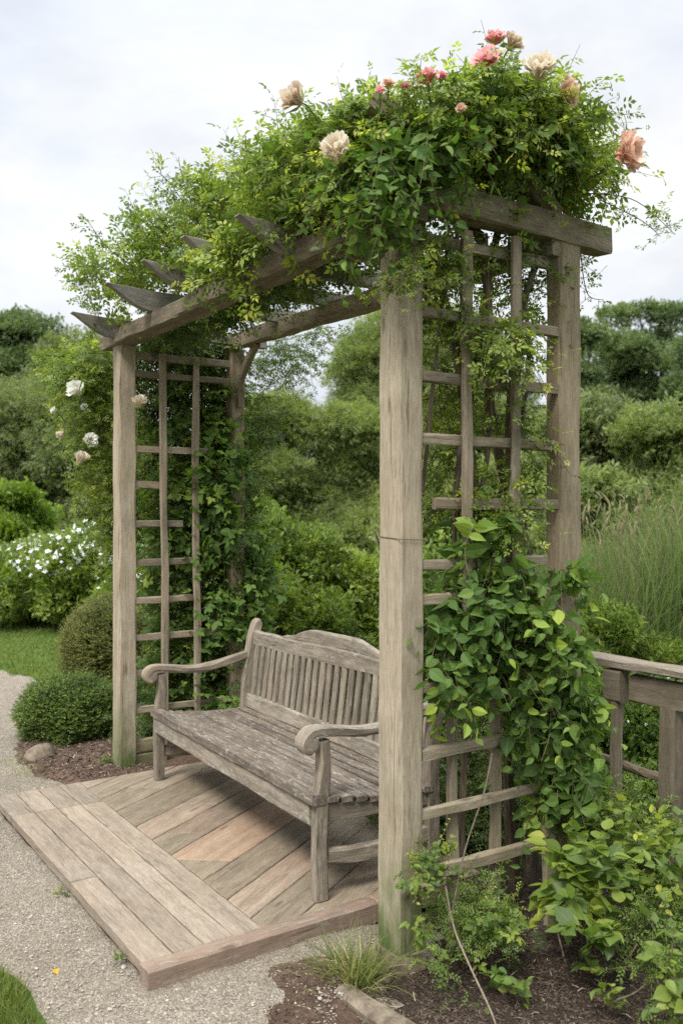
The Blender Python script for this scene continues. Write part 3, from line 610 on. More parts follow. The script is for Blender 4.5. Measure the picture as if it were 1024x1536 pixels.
def _squash(o):
    for ch in o.children:
        if ch.type=='MESH':
            me=ch.data; n=len(me.vertices); a=np.empty(n*3,np.float32); me.vertices.foreach_get('co',a); a=a.reshape(-1,3)
            a[:,1]=(a[:,1]+.3)*.91-.3; me.vertices.foreach_set('co',a.ravel()); me.update()
        _squash(ch)
_squash(bench)
bench.rotation_euler=(0,0,math.radians(-2.8)); bench.location=(bench.location[0],.345,0)

# ------------------------------------------------------------------ railing at right
rl=thing('railing','weathered timber railing with flat handrail behind the leafy climber','railing',(.3,1.345,GZ))
mb=MB(); board(mb,(-.42,1.335,.862),(1.6,1.335,.862),(0,1,0),.13,.035,ch=.006,wob=.002,seed=501,seg=.06); mb.build('handrail',M['handrail'],rl)
mb=MB(); board(mb,(-.175,1.30,.765),(-.085,1.30,.765),(0,1,0),.06,.14,seed=502); board(mb,(-.06,1.325,.765),(1.6,1.325,.765),(0,1,0),.045,.115,ch=.006,wob=.003,seed=503); mb.build('fascia_board',M['railpost'],rl)
for i,(x,w,z1) in enumerate([(-.13,.05,.70),(.127,.075,.708),(.85,.07,.708),(1.45,.07,.708)]):
    y=1.30 if i==0 else 1.33
    mb=MB(); board(mb,(x,y,-.12),(x+.005,y,z1),(1,0,0),w*(.75 if i==0 else 1),w,ch=.006,wob=.002,seed=510+i,seg=.08); mb.build('post',M['railpost'],rl)
mb=MB(); tube(mb,spline([(-.5,1.38,.405),(-.2,1.38,.398),(0,1.385,.385),(.4,1.385,.385),(1.2,1.385,.39)],20),.021,9,seed=520); mb.build('lower_rail',M['vinebark'],rl)

# ------------------------------------------------------------------ plants near
def px2(c,d,r): return r*d/FPX
def bush(name,label,cat,blobs,leaf,T,size,seed,L=.22,nl=8,upw=.3,droop=.2,ground=True,group=None,stem=True,e=.5,tip=.25,woody=None,rad=.0022,updir=.6,loc=None,rnd_s=.65,hole=None):
    """blobs: (px,py,depth,rpx,rpy,rdepth_m,n)"""
    r=R_(seed); ml=MB(); ms=MB(); cs=[]
    for b in blobs:
        px,py,d,rx,ry,rd,n=b[:7]; c=W(px,d,py); cs.append(c); a=rx*d/FPX; h=ry*d/FPX
        u=nrm(r.normal(size=(n,3))); q=r.uniform(size=(n,1))**e; l=u*q*np.array([a,rd,h])
        P=c+RT*l[:,:1]+FW*l[:,1:2]+np.array([0,0,1.])*l[:,2:]
        o=nrm(RT*u[:,:1]+FW*u[:,1:2]+np.array([0,0,1.])*u[:,2:])
        k=P[:,2]>GZ+.004; P=P[k];o=o[k]
        if hole is not None: k=~np.all((P>np.array(hole[0]))&(P<np.array(hole[1])),axis=1); P=P[k];o=o[k]
        dr=o*.75+r.normal(size=P.shape)*rnd_s+np.array([0,0,upw])
        LL=L*r.uniform(.5,1.3,len(P)); base=r.beta(1.3,1.6,len(P))*.85
        shoots(ml,ms if stem else None,P,dr,LL,droop,nl,T,size,seed+len(cs),rad=rad,tip=tip,rbase=base,out=o,updir=updir)
    c=np.mean(cs,0); g=loc if loc is not None else (c[0],c[1],GZ)
    t=thing(name,label,cat,g,group)
    ml.build('foliage',M[leaf],t)
    if woody: 
        for k,(pts,ra) in enumerate(woody): mw=MB(); tube(mw,spline(pts,14),np.linspace(ra,ra*.6,14),8,seed=seed+k,lump=.12); mw.build('trunk',M['vinebark'],t)
    if ms.n: ms.build('stems',M['stem'],t)
    return t
# --- the rose canopy on the roof
wood_c=[([(-.30,.95,-.1),(-.22,.9,.6),(-.16,.82,1.2),(-.20,.62,1.9),(-.1,.5,2.5),(-.2,.4,2.8)],.03),
        ([(-.25,.8,-.1),(-.13,.6,.9),(-.10,.42,1.7),(-.12,.35,2.2),(-.2,.2,2.75)],.024),
        ([(-.13,.42,1.85),(-.10,.46,2.2),(-.12,.6,2.7),(-.15,.8,2.9)],.022),
        ([(-.2,.75,1.4),(-.1,.62,1.9),(-.08,.66,2.3),(-.1,.9,2.8)],.018),
        ([(-.35,.2,2.7),(-.7,.3,2.75),(-1.3,.3,2.8),(-2.,.35,2.78),(-2.6,.3,2.8)],.02)]
rose=bush('climbing_rose','big mound of climbing rose with pink and peach blooms on the right roof end','climber',[
 (560,227,3.45,75,42,.28,221),(650,210,3.35,75,45,.28,280),(745,193,3.45,70,45,.28,280),(815,220,3.6,58,45,.26,195),(480,253,3.6,62,40,.28,161),
 (855,260,3.75,34,36,.18,85),(560,267,3.3,50,35,.18,119),(530,305,3.4,55,26,.2,93),(820,245,3.95,45,22,.2,59),(700,205,4.1,110,40,.25,136),
 (430,275,3.9,50,34,.3,93)],
 'rose',T_R5,.10,1001,L=.19,nl=8,upw=.12,droop=.35,woody=wood_c,tip=.35,loc=(-.3,.9,GZ),hole=((-.5,.22,2.5),(.3,.68,2.88)))
bush('climbing_rose','darker large-leaved climber hanging over the right front corner of the arbour roof','climber',[
 (575,245,3.1,55,36,.1,70),(650,225,3.1,60,34,.1,70),(750,205,3.3,75,34,.1,120),(820,225,3.45,45,36,.1,60),(580,315,3.02,36,32,.07,40),(520,255,3.25,35,40,.1,40)],
 'broad',T_OV,.062,1030,L=.15,nl=6,upw=-.35,droop=.7,tip=.1,updir=.2,loc=(-.1,-.05,2.6),hole=((-.5,.22,2.5),(.3,.72,2.93)))
# long airy shoots breaking the outline of the canopy
def sprays(parent,specs,mat,T,size,seed,rad=.0028,nside=5):
    ml=MB();ms=MB();r=R_(seed)
    for (pts,n) in specs:
        P=np.array([W(a,d,b) for a,b,d in pts]); S=spline(P,14); tube(ms,S,np.linspace(rad,rad*.4,14),5,seed=seed,lump=.02)
        k=r.integers(3,14,n); st=S[k-1]+(S[np.minimum(k,13)]-S[k-1])*r.uniform(size=(n,1))
        shoots(ml,ms,st,r.normal(size=(n,3))*.8+np.array([0,0,.35]),.085,.15,nside,T,size,seed+n,rad=rad*.5,tip=.5)
    ml.build('foliage',M[mat],parent); ms.build('stems',M['stem'],parent)
sprays(rose,[([(880,230,3.7),(935,200,3.65),(935,170,3.65)],6),([(880,290,3.7),(950,300,3.6),(1010,350,3.5)],9),([(900,300,3.7),(960,330,3.65),(990,355,3.6)],6),([(470,200,3.6),(440,165,3.6)],4),
 ([(560,180,3.4),(535,128,3.4)],4),([(690,150,3.4),(665,118,3.4)],4),([(760,140,3.45),(768,105,3.45)],5),([(430,270,3.8),(390,235,3.8),(362,225,3.8)],7),([(450,240,3.7),(420,215,3.7)],5),
 ([(870,380,3.8),(880,440,3.8),(905,450,3.8)],6),([(865,330,3.8),(878,400,3.8)],7),([(870,275,3.5),(905,255,3.4),(922,240,3.35)],9),([(490,210,3.4),(462,180,3.3),(450,160,3.28)],8),([(700,140,3.3),(728,112,3.2)],6),([(790,160,3.3),(806,130,3.2)],7)],'rose',T_R5,.06,1050)
# --- thinner rose over the left of the roof
rl2=bush('climbing_rose','lighter airy climbing rose sprawling over the left rafters of the arbour roof','climber',[
 (400,305,4.35,50,30,.28,60),(340,335,4.6,55,30,.28,68),(270,370,4.95,55,30,.28,68),(215,400,5.2,46,26,.28,49),(165,428,5.45,34,22,.22,33),(400,360,4.7,70,20,.25,56),(470,325,4.35,55,26,.28,64),(290,420,5.3,55,16,.28,40),
 (360,392,3.95,30,24,.05,44),(410,360,3.75,24,22,.05,26),(450,345,3.6,24,16,.05,20),(300,385,4.3,16,12,.04,12),(150,478,5.3,10,6,.05,6)],
 'rose',T_R5,.115,1100,L=.22,nl=9,upw=.6,droop=.05,tip=.45,woody=[([(-3.05,.9,-.1),(-3.08,.75,.8),(-3.05,.8,1.7),(-3.0,.75,2.4),(-2.5,.4,2.80),(-1.4,.35,2.82)],.026)],loc=(-2.75,.9,GZ))
sprays(rl2,[([(190,420,5.),(150,400,4.9),(108,400,4.8)],9),([(200,400,5.),(160,370,4.9),(135,335,4.9)],9),([(260,380,4.7),(225,340,4.6),(190,318,4.6)],9),([(300,340,4.5),(275,270,4.5),(268,235,4.5)],11),
 ([(300,340,4.5),(255,275,4.5),(232,255,4.5)],8),([(340,330,4.3),(330,290,4.3),(350,270,4.3)],7),([(170,440,5.2),(140,450,5.1),(120,430,5.)],7),([(390,290,4.1),(375,250,4.1)],6)],'rose',T_R5,.075,1150)
# sprig hanging on the front post
bush('rose_sprig','loose sprig with tiny pale flower buds hanging on the top of the front post','climber',[(600,425,3.0,26,20,.05,22),(620,400,3.0,16,22,.04,10)],'shrub',T_R5,.05,1180,L=.08,nl=5,upw=.0,droop=.4,loc=(-.06,-.02,2.3))
# --- dark foliage under the roof and down the left trellis
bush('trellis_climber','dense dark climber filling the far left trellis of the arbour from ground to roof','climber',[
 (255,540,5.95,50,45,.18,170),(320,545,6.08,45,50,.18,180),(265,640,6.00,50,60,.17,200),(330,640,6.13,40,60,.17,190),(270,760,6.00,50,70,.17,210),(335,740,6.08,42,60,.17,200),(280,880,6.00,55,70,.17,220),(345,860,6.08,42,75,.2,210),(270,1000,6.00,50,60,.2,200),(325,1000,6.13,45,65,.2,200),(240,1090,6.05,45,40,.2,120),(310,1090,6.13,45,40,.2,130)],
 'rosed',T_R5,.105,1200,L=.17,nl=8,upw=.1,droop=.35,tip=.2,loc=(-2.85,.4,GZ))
bush('trellis_climber','fresh broad-leaved climber hanging in front of the far left trellis beside the back post','climber',[
 (270,620,5.85,36,60,.05,36),(325,620,5.9,24,60,.05,34),(262,740,5.8,30,60,.05,34),(268,960,5.85,30,60,.05,34),(318,730,5.75,30,42,.05,56),(330,800,5.78,30,46,.06,45),(375,850,5.95,26,60,.08,60),(290,800,5.82,30,36,.05,26),(325,920,5.80,32,46,.06,44),(372,930,6.0,26,40,.08,36),(285,1050,5.82,30,34,.05,26),(330,1060,5.82,32,30,.06,36),(345,690,5.9,22,24,.06,24),(240,850,5.8,30,60,.05,26)],
 'broad',T_O3,.12,1230,L=.14,nl=5,upw=-.1,droop=.5,tip=.2,updir=.3,loc=(-2.75,.7,GZ))
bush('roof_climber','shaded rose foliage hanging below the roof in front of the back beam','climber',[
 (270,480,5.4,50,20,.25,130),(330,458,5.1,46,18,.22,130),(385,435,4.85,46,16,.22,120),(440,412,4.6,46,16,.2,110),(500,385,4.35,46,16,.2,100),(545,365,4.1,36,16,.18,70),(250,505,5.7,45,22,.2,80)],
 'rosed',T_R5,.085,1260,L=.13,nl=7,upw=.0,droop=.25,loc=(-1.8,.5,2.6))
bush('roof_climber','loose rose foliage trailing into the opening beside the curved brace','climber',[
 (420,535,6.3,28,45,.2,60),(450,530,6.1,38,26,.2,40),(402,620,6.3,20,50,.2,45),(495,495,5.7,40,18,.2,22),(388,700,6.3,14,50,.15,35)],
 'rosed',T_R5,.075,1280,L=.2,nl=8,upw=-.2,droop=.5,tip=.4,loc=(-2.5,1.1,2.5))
cl=bush('climbing_rose','rose with white blooms bulging out beyond the left front post','climber',[
 (130,590,6.2,40,55,.25,200),(150,680,6.2,30,75,.25,210),(105,560,6.4,30,30,.2,90),(175,790,6.2,14,50,.2,70),(150,540,6.1,30,30,.2,90),(190,600,6.1,25,80,.2,140),(195,760,6.1,25,90,.2,150)],
 'shrub',T_R5,.085,1300,L=.2,nl=8,upw=.2,droop=.2,tip=.3,loc=(-3.3,.2,GZ))
# --- right trellis climber with broad leaves
bush('broad_leaved_climber','lush broad-leaved climber tumbling down the right-hand trellis beside the front post','climber',[
 (700,930,3.30,55,45,.09,70),(770,925,3.38,60,40,.1,75),(735,980,3.34,75,42,.07,72),(810,985,3.44,60,50,.1,85),(845,1060,3.5,42,56,.09,75),(800,1060,3.42,40,45,.08,40),(845,1150,3.52,42,60,.1,80),(812,1205,3.55,26,26,.06,22),(660,1010,3.22,26,45,.05,30),(662,950,3.22,24,40,.05,25),(800,1110,3.5,25,40,.08,25),
 (845,855,3.45,22,15,.05,16),(720,800,3.32,45,45,.07,38),(760,860,3.38,40,30,.07,30),(690,860,3.3,30,30,.06,18)],
 'broad',T_OV,.082,1400,L=.13,nl=5,upw=-.25,droop=.75,tip=.3,updir=.15,loc=(-.05,.6,GZ))
bush('fine_leaved_climber','thin small-leaved rose winding through the open upper part of the right trellis','climber',[
 (735,505,3.3,60,34,.08,60),(670,430,3.25,36,46,.08,33),(700,560,3.5,50,60,.12,38),(740,400,3.6,70,40,.12,49),(800,440,3.7,36,40,.1,27),(690,690,3.4,40,50,.1,27),(780,660,3.5,34,60,.1,30),(735,760,3.35,50,50,.08,44),(655,600,3.5,24,90,.1,30),(720,360,3.5,80,26,.12,44),(640,360,3.2,40,30,.08,22),(760,540,3.35,36,26,.06,16)],
 'rose',T_R5,.08,1450,L=.14,nl=7,upw=-.1,droop=.5,tip=.35,loc=(-.25,.6,GZ),woody=[([(-.07,.33,.0),(-.065,.36,.9),(-.07,.31,1.5),(-.06,.36,2.0),(-.08,.33,2.6)],.014),([(-.08,.5,.9),(-.07,.44,1.5),(-.075,.5,1.9),(-.07,.47,2.6)],.012),([(-.07,.62,1.7),(-.07,.70,2.2),(-.1,.62,2.6)],.011),([(-.1,.18,1.6),(-.07,.22,2.1),(-.09,.30,2.6)],.009)])
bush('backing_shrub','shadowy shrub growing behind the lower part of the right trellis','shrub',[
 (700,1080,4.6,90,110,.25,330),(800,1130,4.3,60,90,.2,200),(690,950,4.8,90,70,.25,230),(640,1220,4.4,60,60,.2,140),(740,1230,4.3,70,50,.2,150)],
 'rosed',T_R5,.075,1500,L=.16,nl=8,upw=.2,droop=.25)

# --- roses
def bloom(mb,c,axis,R,seed,closed=0.,lay=(7,7,6,5,4)):
    r=R_(seed); ax=nrm(np.array(axis,float)); e1=nrm(np.cross(ax,[.3,.8,.52])); e2=np.cross(ax,e1); nu,nv_=7,6
    for li,n in enumerate(lay):
        f=1-li/len(lay); op=(.22+.88*f)*(1-closed*.7); hgt=R*(1.15-.2*f)*(1+closed*.4); wid=2.1/n*1.9
        for k in range(n):
            ph=2*np.pi*(k+.5*li)/n+r.normal()*.15; o=op*r.uniform(.8,1.2); H=hgt*r.uniform(.85,1.1)
            U,V=np.meshgrid(np.linspace(-1,1,nu),np.linspace(0,1,nv_)); sh=np.sin(np.clip(V*.9+.12,0,1)*np.pi*.62)
            ang=ph+U*wid*sh*(.55+.3*(1-f)); el=o*V**.8*1.0
            rr=R*(.12+.10*f)+H*np.sin(el)*V*.85; zz=H*np.cos(el*.9)*V-.12*R
            zz=zz-.16*R*np.abs(U)**2*V; rr=rr+.045*R*np.cos(U*np.pi*1.5+r.uniform(0,6))*V**2+.03*R*np.sin(V*7+U*4+r.uniform(0,6))*V
            zz=zz+.07*R*np.sin(U*4+r.uniform(0,6))*V**2
            P=np.array(c)+ax*zz[...,None]+(e1*np.cos(ang)[...,None]+e2*np.sin(ang)[...,None])*rr[...,None]
            idx=np.arange(nu*nv_).reshape(nv_,nu); F=np.stack([idx[:-1,:-1],idx[:-1,1:],idx[1:,1:],idx[1:,:-1]],-1).reshape(-1,4)
            mb.add(P.reshape(-1,3),F,np.stack([V,U,V*0],-1).reshape(-1,3),r.uniform())
def rosebloom(parent,px,py,d,R,mat,axis,seed,closed=0.,stemto=None,leaf=None,pull=.0):
    d=d-pull; c=W(px,d,py); mb=MB(); Rm=R*d/FPX; bloom(mb,c,axis,Rm*.8,seed,closed); o=mb.build('rose_bloom',M[mat],parent,smooth=True)
    ms=MB(); ax=nrm(np.array(axis,float)); e=c-ax*Rm*1.5-np.array([0,0,Rm*.6])+FW*.04; st=e-np.array([0,0,.02])
    tube(ms,spline([c-ax*Rm*.1,c-ax*Rm*.5,e,st],10),np.linspace(.0032,.0026,10),6,seed=seed)
    a=nrm(np.cross(ax,[.3,.8,.5]));b=np.cross(ax,a); th=np.arange(5)*1.256
    dd=np.stack([a*math.cos(t)+b*math.sin(t) for t in th]); scatter(ms,T_LONG,np.tile(c-ax*Rm*.12,(5,1)),dd*.8+ax*.3,np.tile(-ax,(5,1)),Rm*.9,.9,seed)
    ms.build('flower_stem',M['hedge'],o)
up=np.array([0,0,1.])
RB=[(742,64,3.5,14,'pink',-FW*.2+up,0.1),(763,73,3.5,15,'tan',-FW*.3+up*.6+RT*.4,.5),(731,98,3.45,20,'pink',-FW*.7+up*.7-RT*.3,.1),(808,118,3.45,23,'cream',-FW*.7+up*.6-RT*.1,.45),(838,143,3.55,20,'peach',RT*.9+up*.3-FW*.3,.35),
    (928,232,3.6,26,'coral',RT*.6-FW*.7-up*.05,.25),(641,122,3.4,15,'pink',up-RT*.2,0.),(660,118,3.45,9,'pink',up,0.),(582,130,3.45,9,'coral',up-FW*.3,0.1),(570,138,3.4,7,'pink',-FW+up,0.),(606,133,3.4,8,'pink',-FW+up,0.1),
    (450,153,3.55,21,'tan',-RT*.7+up*.3-FW*.4,.3),(505,238,3.2,23,'cream',up*.6-RT*.15-FW*.8,.55),(690,165,3.25,7,'peach',-FW+up*.3,.2),(860,420,3.8,5,'peach',-FW,.4)]
for i,(a,b,d,R,m,ax,cl_) in enumerate(RB[:14]): rosebloom(rose,a,b,d,R*1.62,m,ax,2000+i,cl_,pull=.33)
WB=[(120,590,5.9,15,'white',-FW*.6+up*.5-RT*.4,.5),(208,610,5.45,13,'cream',up*.8-FW*.3+RT*.2,.6),(96,646,5.9,9,'cream',-up*.3-RT*.2-FW*.2,.85),(133,662,5.85,12,'white',RT*.5-FW*.6+up*.2,.5),(118,697,5.85,14,'cream',up*.9+RT*.4-FW*.1,.9),(84,618,6.0,6,'white',-RT*.5+up*.4-FW*.4,.6),(128,612,5.95,6,'white',-FW+up*.3,.6)]
for i,(a,b,d,R,m,ax,cl_) in enumerate(WB): rosebloom(cl,a,b,d,R*1.4,m,ax,2100+i,cl_,pull=.15,stemto=(150,6.1,b+8))

# --- box bushes
def clipped(name,label,px,py,d,rpx,rpy,rd,leaf,n,seed,size=.022,L=.05,cut=None):
    r=R_(seed); ml=MB();ms=MB(); c=W(px,d,py); a=rpx*d/FPX;h=rpy*d/FPX
    u=nrm(r.normal(size=(n,3))); q=.80+.2*r.uniform(size=(n,1))**.5; 
    lump=1+.06*wav(u*3,seed,1.3)[:,None]+.03*wav(u*3,seed+1,4)[:,None]
    l=u*q*lump*np.array([a,rd,h]); P=c+RT*l[:,:1]+FW*l[:,1:2]+up*l[:,2:]; o=nrm(RT*u[:,:1]+FW*u[:,1:2]+up*u[:,2:]); k=P[:,2]>GZ+.0; P=P[k];o=o[k]
    shoots(ml,ms,P,o+up*.5+r.normal(size=P.shape)*.35,L*r.uniform(.6,1.4,len(P)),.05,7,T_FO,size,seed,rad=.0012,K=3,tip=.3,rbase=np.clip(r.normal(.35,.2,len(P)),0,.8),out=o)
    # inner fill
    N=n//2; u=nrm(r.normal(size=(N,3))); l=u*(.45+.4*r.uniform(size=(N,1)))*np.array([a,rd,h]); P=c+RT*l[:,:1]+FW*l[:,1:2]+up*l[:,2:]; P=P[P[:,2]>GZ]
    scatter(ml,T_SPR,P,nrm(r.normal(size=P.shape)),nrm(r.normal(size=P.shape)),.07,.2,seed)
    tube(ms,[(c[0],c[1],GZ-.02),(c[0],c[1],c[2])],[.03,.015],7)
    for k in range(7):
        e=c+np.array([r.normal()*a*.4,r.normal()*a*.4,h*.3]); tube(ms,[(c[0],c[1],GZ),(c+e)/2-np.array([0,0,.05]),e],[.014,.01,.006],5,seed=k)
    t=thing(name,label,'bush',(c[0],c[1],GZ)); ml.build('foliage',M[leaf],t); ms.build('stems',M['bark'],t)
clipped('box_bush','low rounded dark green box bush at the foot of the left front post',108,1068,6.35,75,50,.36,'box',6500,3001)
clipped('topiary_bush','taller dome-shaped clipped bush standing behind the low box bush',160,975,7.4,64,75,.38,'topi',7500,3002,size=.02)

# --- hedge with white flowers, back left
def shrub(name,label,blobs,leaf,size,seed,T=T_SPR,group=None,n_core=.25,flowers=0,cat='shrub',fpos=None):
    r=R_(seed); ml=MB(); ms=MB(); cs=[];allP=[]
    for (px,py,d,rx,ry,rd,n) in blobs:
        c=W(px,d,py); cs.append(c); a=rx*d/FPX;h=ry*d/FPX
        u=nrm(r.normal(size=(n,3))); q=np.where(r.uniform(size=(n,1))<n_core,r.uniform(.2,.8,(n,1)),r.uniform(.8,1.05,(n,1)))
        lump=1+.13*wav(u*2,seed+len(cs),1.6)[:,None]+.07*wav(u*3,seed+5,3.5)[:,None]
        l=u*q*lump*np.array([a,rd,h]); P=c+RT*l[:,:1]+FW*l[:,1:2]+up*l[:,2:]; k=P[:,2]>GZ; P=P[k]; u=u[k]; o=nrm(RT*u[:,:1]+FW*u[:,1:2]+up*u[:,2:])
        m=wav(P,seed+9,5/size*.06)>-.9; P=P[m];o=o[m]; allP.append((P,o))
        scatter(ml,T,P,o*.7+up*.45+r.normal(size=P.shape)*.5,o*.5+up*.7+r.normal(size=P.shape)*.4,size*r.uniform(.6,1.3,len(P)),np.clip(r.normal(.4,.2,len(P))+.15*wav(P,seed+3,4/size*.05),0,1),seed+len(cs))
        for k in range(5): 
            e=c+RT*r.normal()*a*.4+FW*r.normal()*rd*.4+up*h*.3; b=np.array([c[0]+r.normal()*.1,c[1]+r.normal()*.1,GZ]); tube(ms,[b,(b+e)/2+RT*.05,e],[.02,.014,.008],5,seed=k)
    c=np.mean(cs,0); t=thing(name,label,cat,(c[0],c[1],GZ),group); ml.build('foliage',M[leaf],t); ms.build('stems',M['bark'],t)
    if flowers:
        P=np.concatenate([a for a,b in allP]);o=np.concatenate([b for a,b in allP]); cl_=wav(P,seed+31,1.1)+(P[:,2]-.55)*2.2
        w=((o[:,2]>.1)&((o@-FW)>-.3)&(cl_>.1)).astype(float); w=w*(np.clip(cl_,0,3)+.1); idx=r.choice(len(P),flowers,p=w/w.sum())
        mf=MB(); q=P[idx]+o[idx]*size*.5; fs=.042 if size>.1 else .016
        TF=compound([(0,0,0,k*1.256,.5,.15) for k in range(5)],T_FO)
        scatter(mf,TF,q,nrm(r.normal(size=q.shape)),o[idx]+up*.5-FW*.5,r.uniform(fs,fs*2.2,len(q)),.6,seed); f=mf.build('blossoms',M['bract'],t); f['kind']='stuff'
    return t
shrub('flowering_shrub','white-flowered shrub mass at the left edge behind the lawn',[(20,880,12.5,75,55,.9,3400),(-60,880,12.8,70,60,.9,2000),(70,860,12.9,50,50,.8,2200)],'shrub',.13,3101,flowers=800,group='flowering shrubs behind the lawn')
shrub('flowering_shrub','white-flowered shrub beside the left front post, behind the clipped dome bush',[(120,865,12.3,60,60,.9,3000),(165,850,12.0,45,70,.8,2200),(185,900,11.5,40,50,.8,1300)],'shrub',.13,3102,flowers=650,group='flowering shrubs behind the lawn')
shrub('green_shrub','bright yellow-green shrub seen over the bench between the back post and front post',[(450,850,8.6,60,55,.6,2600),(400,830,8.2,40,55,.5,1800),(420,930,8.0,70,70,.6,2600)],'shrub',.105,3110,group='green shrubs behind the bench')
shrub('green_shrub','bushy green shrub directly behind the bench backrest',[(520,880,8.9,55,50,.6,2400),(500,950,8.0,80,60,.6,2600),(575,900,9.2,50,60,.6,2000)],'shrub',.105,3111,group='green shrubs behind the bench')
shrub('green_shrub','taller shrub with fresh tips rising behind the back left post',[(385,790,9.5,30,35,.5,1300),(410,860,9.2,45,60,.5,1900)],'tlime',.12,3112,group='green shrubs behind the bench')
shrub('green_shrub','loose green shrub seen through the trellis right of the front post',[(680,880,7.5,60,80,.5,2600),(740,960,7.0,70,80,.5,2400),(640,960,7.8,50,80,.5,1600)],'hedge',.10,3113,group='green shrubs behind the bench')
# undergrowth beyond the railing
shrub('undergrowth_shrub','pale green undergrowth just above the handrail beside the tall reeds',[(905,950,6.2,45,38,.35,1900),(880,1010,6.0,40,50,.35,1500),(975,985,6.4,55,25,.3,1300)],'shrub',.07,3120)
shrub('undergrowth_shrub','dense undergrowth with white specks seen below the handrail',[(970,1090,5.2,80,70,.35,2600),(900,1120,5.3,60,90,.3,2400),(1030,1180,4.9,70,80,.3,1900),(930,1200,4.8,70,50,.25,1500)],'hedge',.065,3121,flowers=45)
# --- reeds
r=R_(3200); ml=MB(); msd=MB(); N=7600
px=r.uniform(850,1180,N); d=r.uniform(6.6,8.6,N); base=np.array([W(a,b,z=GZ) for a,b in zip(px,d)])
hh=r.normal(1.56,.22,N)*np.clip(.72+.0016*(px-850),.72,1.05); dr_=nrm(up+r.normal(size=(N,3))*np.array([.16,.16,.0])); 
ribbons(ml,base,dr_,hh,.014*r.uniform(.6,1.3,N),r.gamma(1.5,.16,N)*.9,7,np.clip(r.normal(.42,.2,N),0,1),3201)
reed=thing('ornamental_grass','tall arching reed-like grass clump with tan seed heads beyond the railing','grass',tuple(W(960,7.5,z=GZ)))
o=ml.build('blades',M['reed'],reed); o['kind']='stuff'
N=90; px=r.uniform(868,1150,N); d=r.uniform(6.6,8.2,N)
for i in range(N):
    b=W(px[i],d[i],z=.6); tp=b+np.array([r.normal()*.12,r.normal()*.12,r.uniform(.6,1.05)]); S=spline([b,(b+tp)/2+RT*.02,tp],7); tube(msd,S,np.linspace(.003,.002,7),4,seed=i)
    Lh=r.uniform(.06,.16); S2=spline([tp,tp+nrm(tp-b)*Lh*.5+RT*.005,tp+nrm(tp-b)*Lh+RT*r.normal()*.03],6); tube(msd,S2,[.003,.007,.009,.008,.006,.002],5,seed=i,lump=.25)
o=msd.build('seed_heads',M['seed'],reed); o['kind']='stuff'

# --- foreground planting
LB=[('lime_leaved_plant','yellow-green broad-leaved plant standing at the foot of the right trellis stake',[(868,1295,3.15,38,30,.12,13),(880,1345,3.1,44,32,.12,13),(848,1335,3.12,26,26,.1,7)],.095),
    ('lime_leaved_plant','tall lime plant with yellow tips rising before the railing posts',[(925,1240,3.4,26,22,.1,16),(950,1290,3.3,40,40,.12,27),(930,1330,3.25,30,40,.1,16)],.055),
    ('lime_leaved_plant','yellowish leafy plant at the right edge under the handrail',[(1000,1265,3.2,50,28,.14,29),(1010,1335,3.1,36,44,.14,23),(985,1305,3.1,26,36,.1,12)],.062),
    ('lime_leaved_plant','broad-leaved plant spilling low over the mulch in the right foreground',[(885,1392,2.98,36,20,.1,11),(905,1412,2.9,20,14,.08,6)],.085),
    ('lime_leaved_plant','leafy plant in the lower right corner of the bed',[(1005,1425,2.85,28,26,.12,13),(1005,1480,2.7,22,24,.1,9),(1015,1520,2.6,16,26,.1,6)],.058)]
for i,(nm,lb,bl,sz) in enumerate(LB):
    bush(nm,lb,'plant',bl,'lime',T_OV,sz,4000+i*30,L=.10,nl=6,upw=.5,droop=.1,tip=.4,group='lime plants in the mulch bed',updir=.9,rad=.002)
bush('undergrowth_plant','feathery weeds filling the bed under the railing','plant',[(975,1385,3.1,50,36,.15,50),(940,1230,3.7,90,30,.15,90),(1010,1470,2.75,26,46,.12,36),(880,1250,3.65,60,40,.15,80)],'hedge',T_TINY,.06,4170,L=.12,nl=8,upw=.5,droop=.15)
bush('small_leafed_shrub','small yellow-green twiggy shrub growing beside the front post by the trellis foot','plant',[(645,1308,3.05,20,12,.05,20),(665,1285,3.08,12,14,.05,12),(620,1306,2.98,10,6,.03,6)],'lime',T_OV,.026,4200,L=.09,nl=10,upw=.5,droop=.1,tip=.2,rad=.0015)
bush('low_weed','feathery low weed patch between the front post and the mulch','plant',[(692,1388,3.1,40,28,.1,38),(655,1385,3.05,12,24,.05,10),(735,1395,3.1,40,20,.1,26),(660,1445,2.9,28,14,.06,10),(700,1345,3.2,50,22,.1,26)],'hedge',T_TINY,.05,4230,L=.11,nl=7,upw=.55,droop=.1,rad=.0012)
bush('low_weed','lobed bright green weed leaves spreading under the trellis','plant',[(725,1400,3.05,36,26,.08,26),(755,1380,3.15,26,20,.08,14),(622,1388,3.0,6,10,.03,4),(640,1330,3.1,24,24,.06,12)],'lime',T_O3,.055,4250,L=.07,nl=5,upw=.6,droop=.1,tip=.1,updir=.9,rad=.0012)
for i,(a,b,d,lb) in enumerate([(780,1490,2.72,'small bright seedling with round leaves low in the mulch left of centre bed'),(745,1475,2.80,'dark small seedling beside a round-leaved one in the mulch'),(915,1512,2.66,'lone bright seedling at the bottom of the mulch bed'),(880,1462,2.78,'little yellow-green seedling in the middle of the mulch bed'),(882,1385,3.0,'tiny seedling on the mulch below the lime plants')]):
    bush('seedling',lb,'seedling',[(a,b-8,FPX*(1.5-GZ)/(b-768),10,6,.03,7)],'lime' if i!=1 else 'broad',T_OV,.05,4300+i*3,L=.045,nl=4,upw=.7,droop=0.,group='seedlings in the mulch',updir=1.2,rad=.0015)
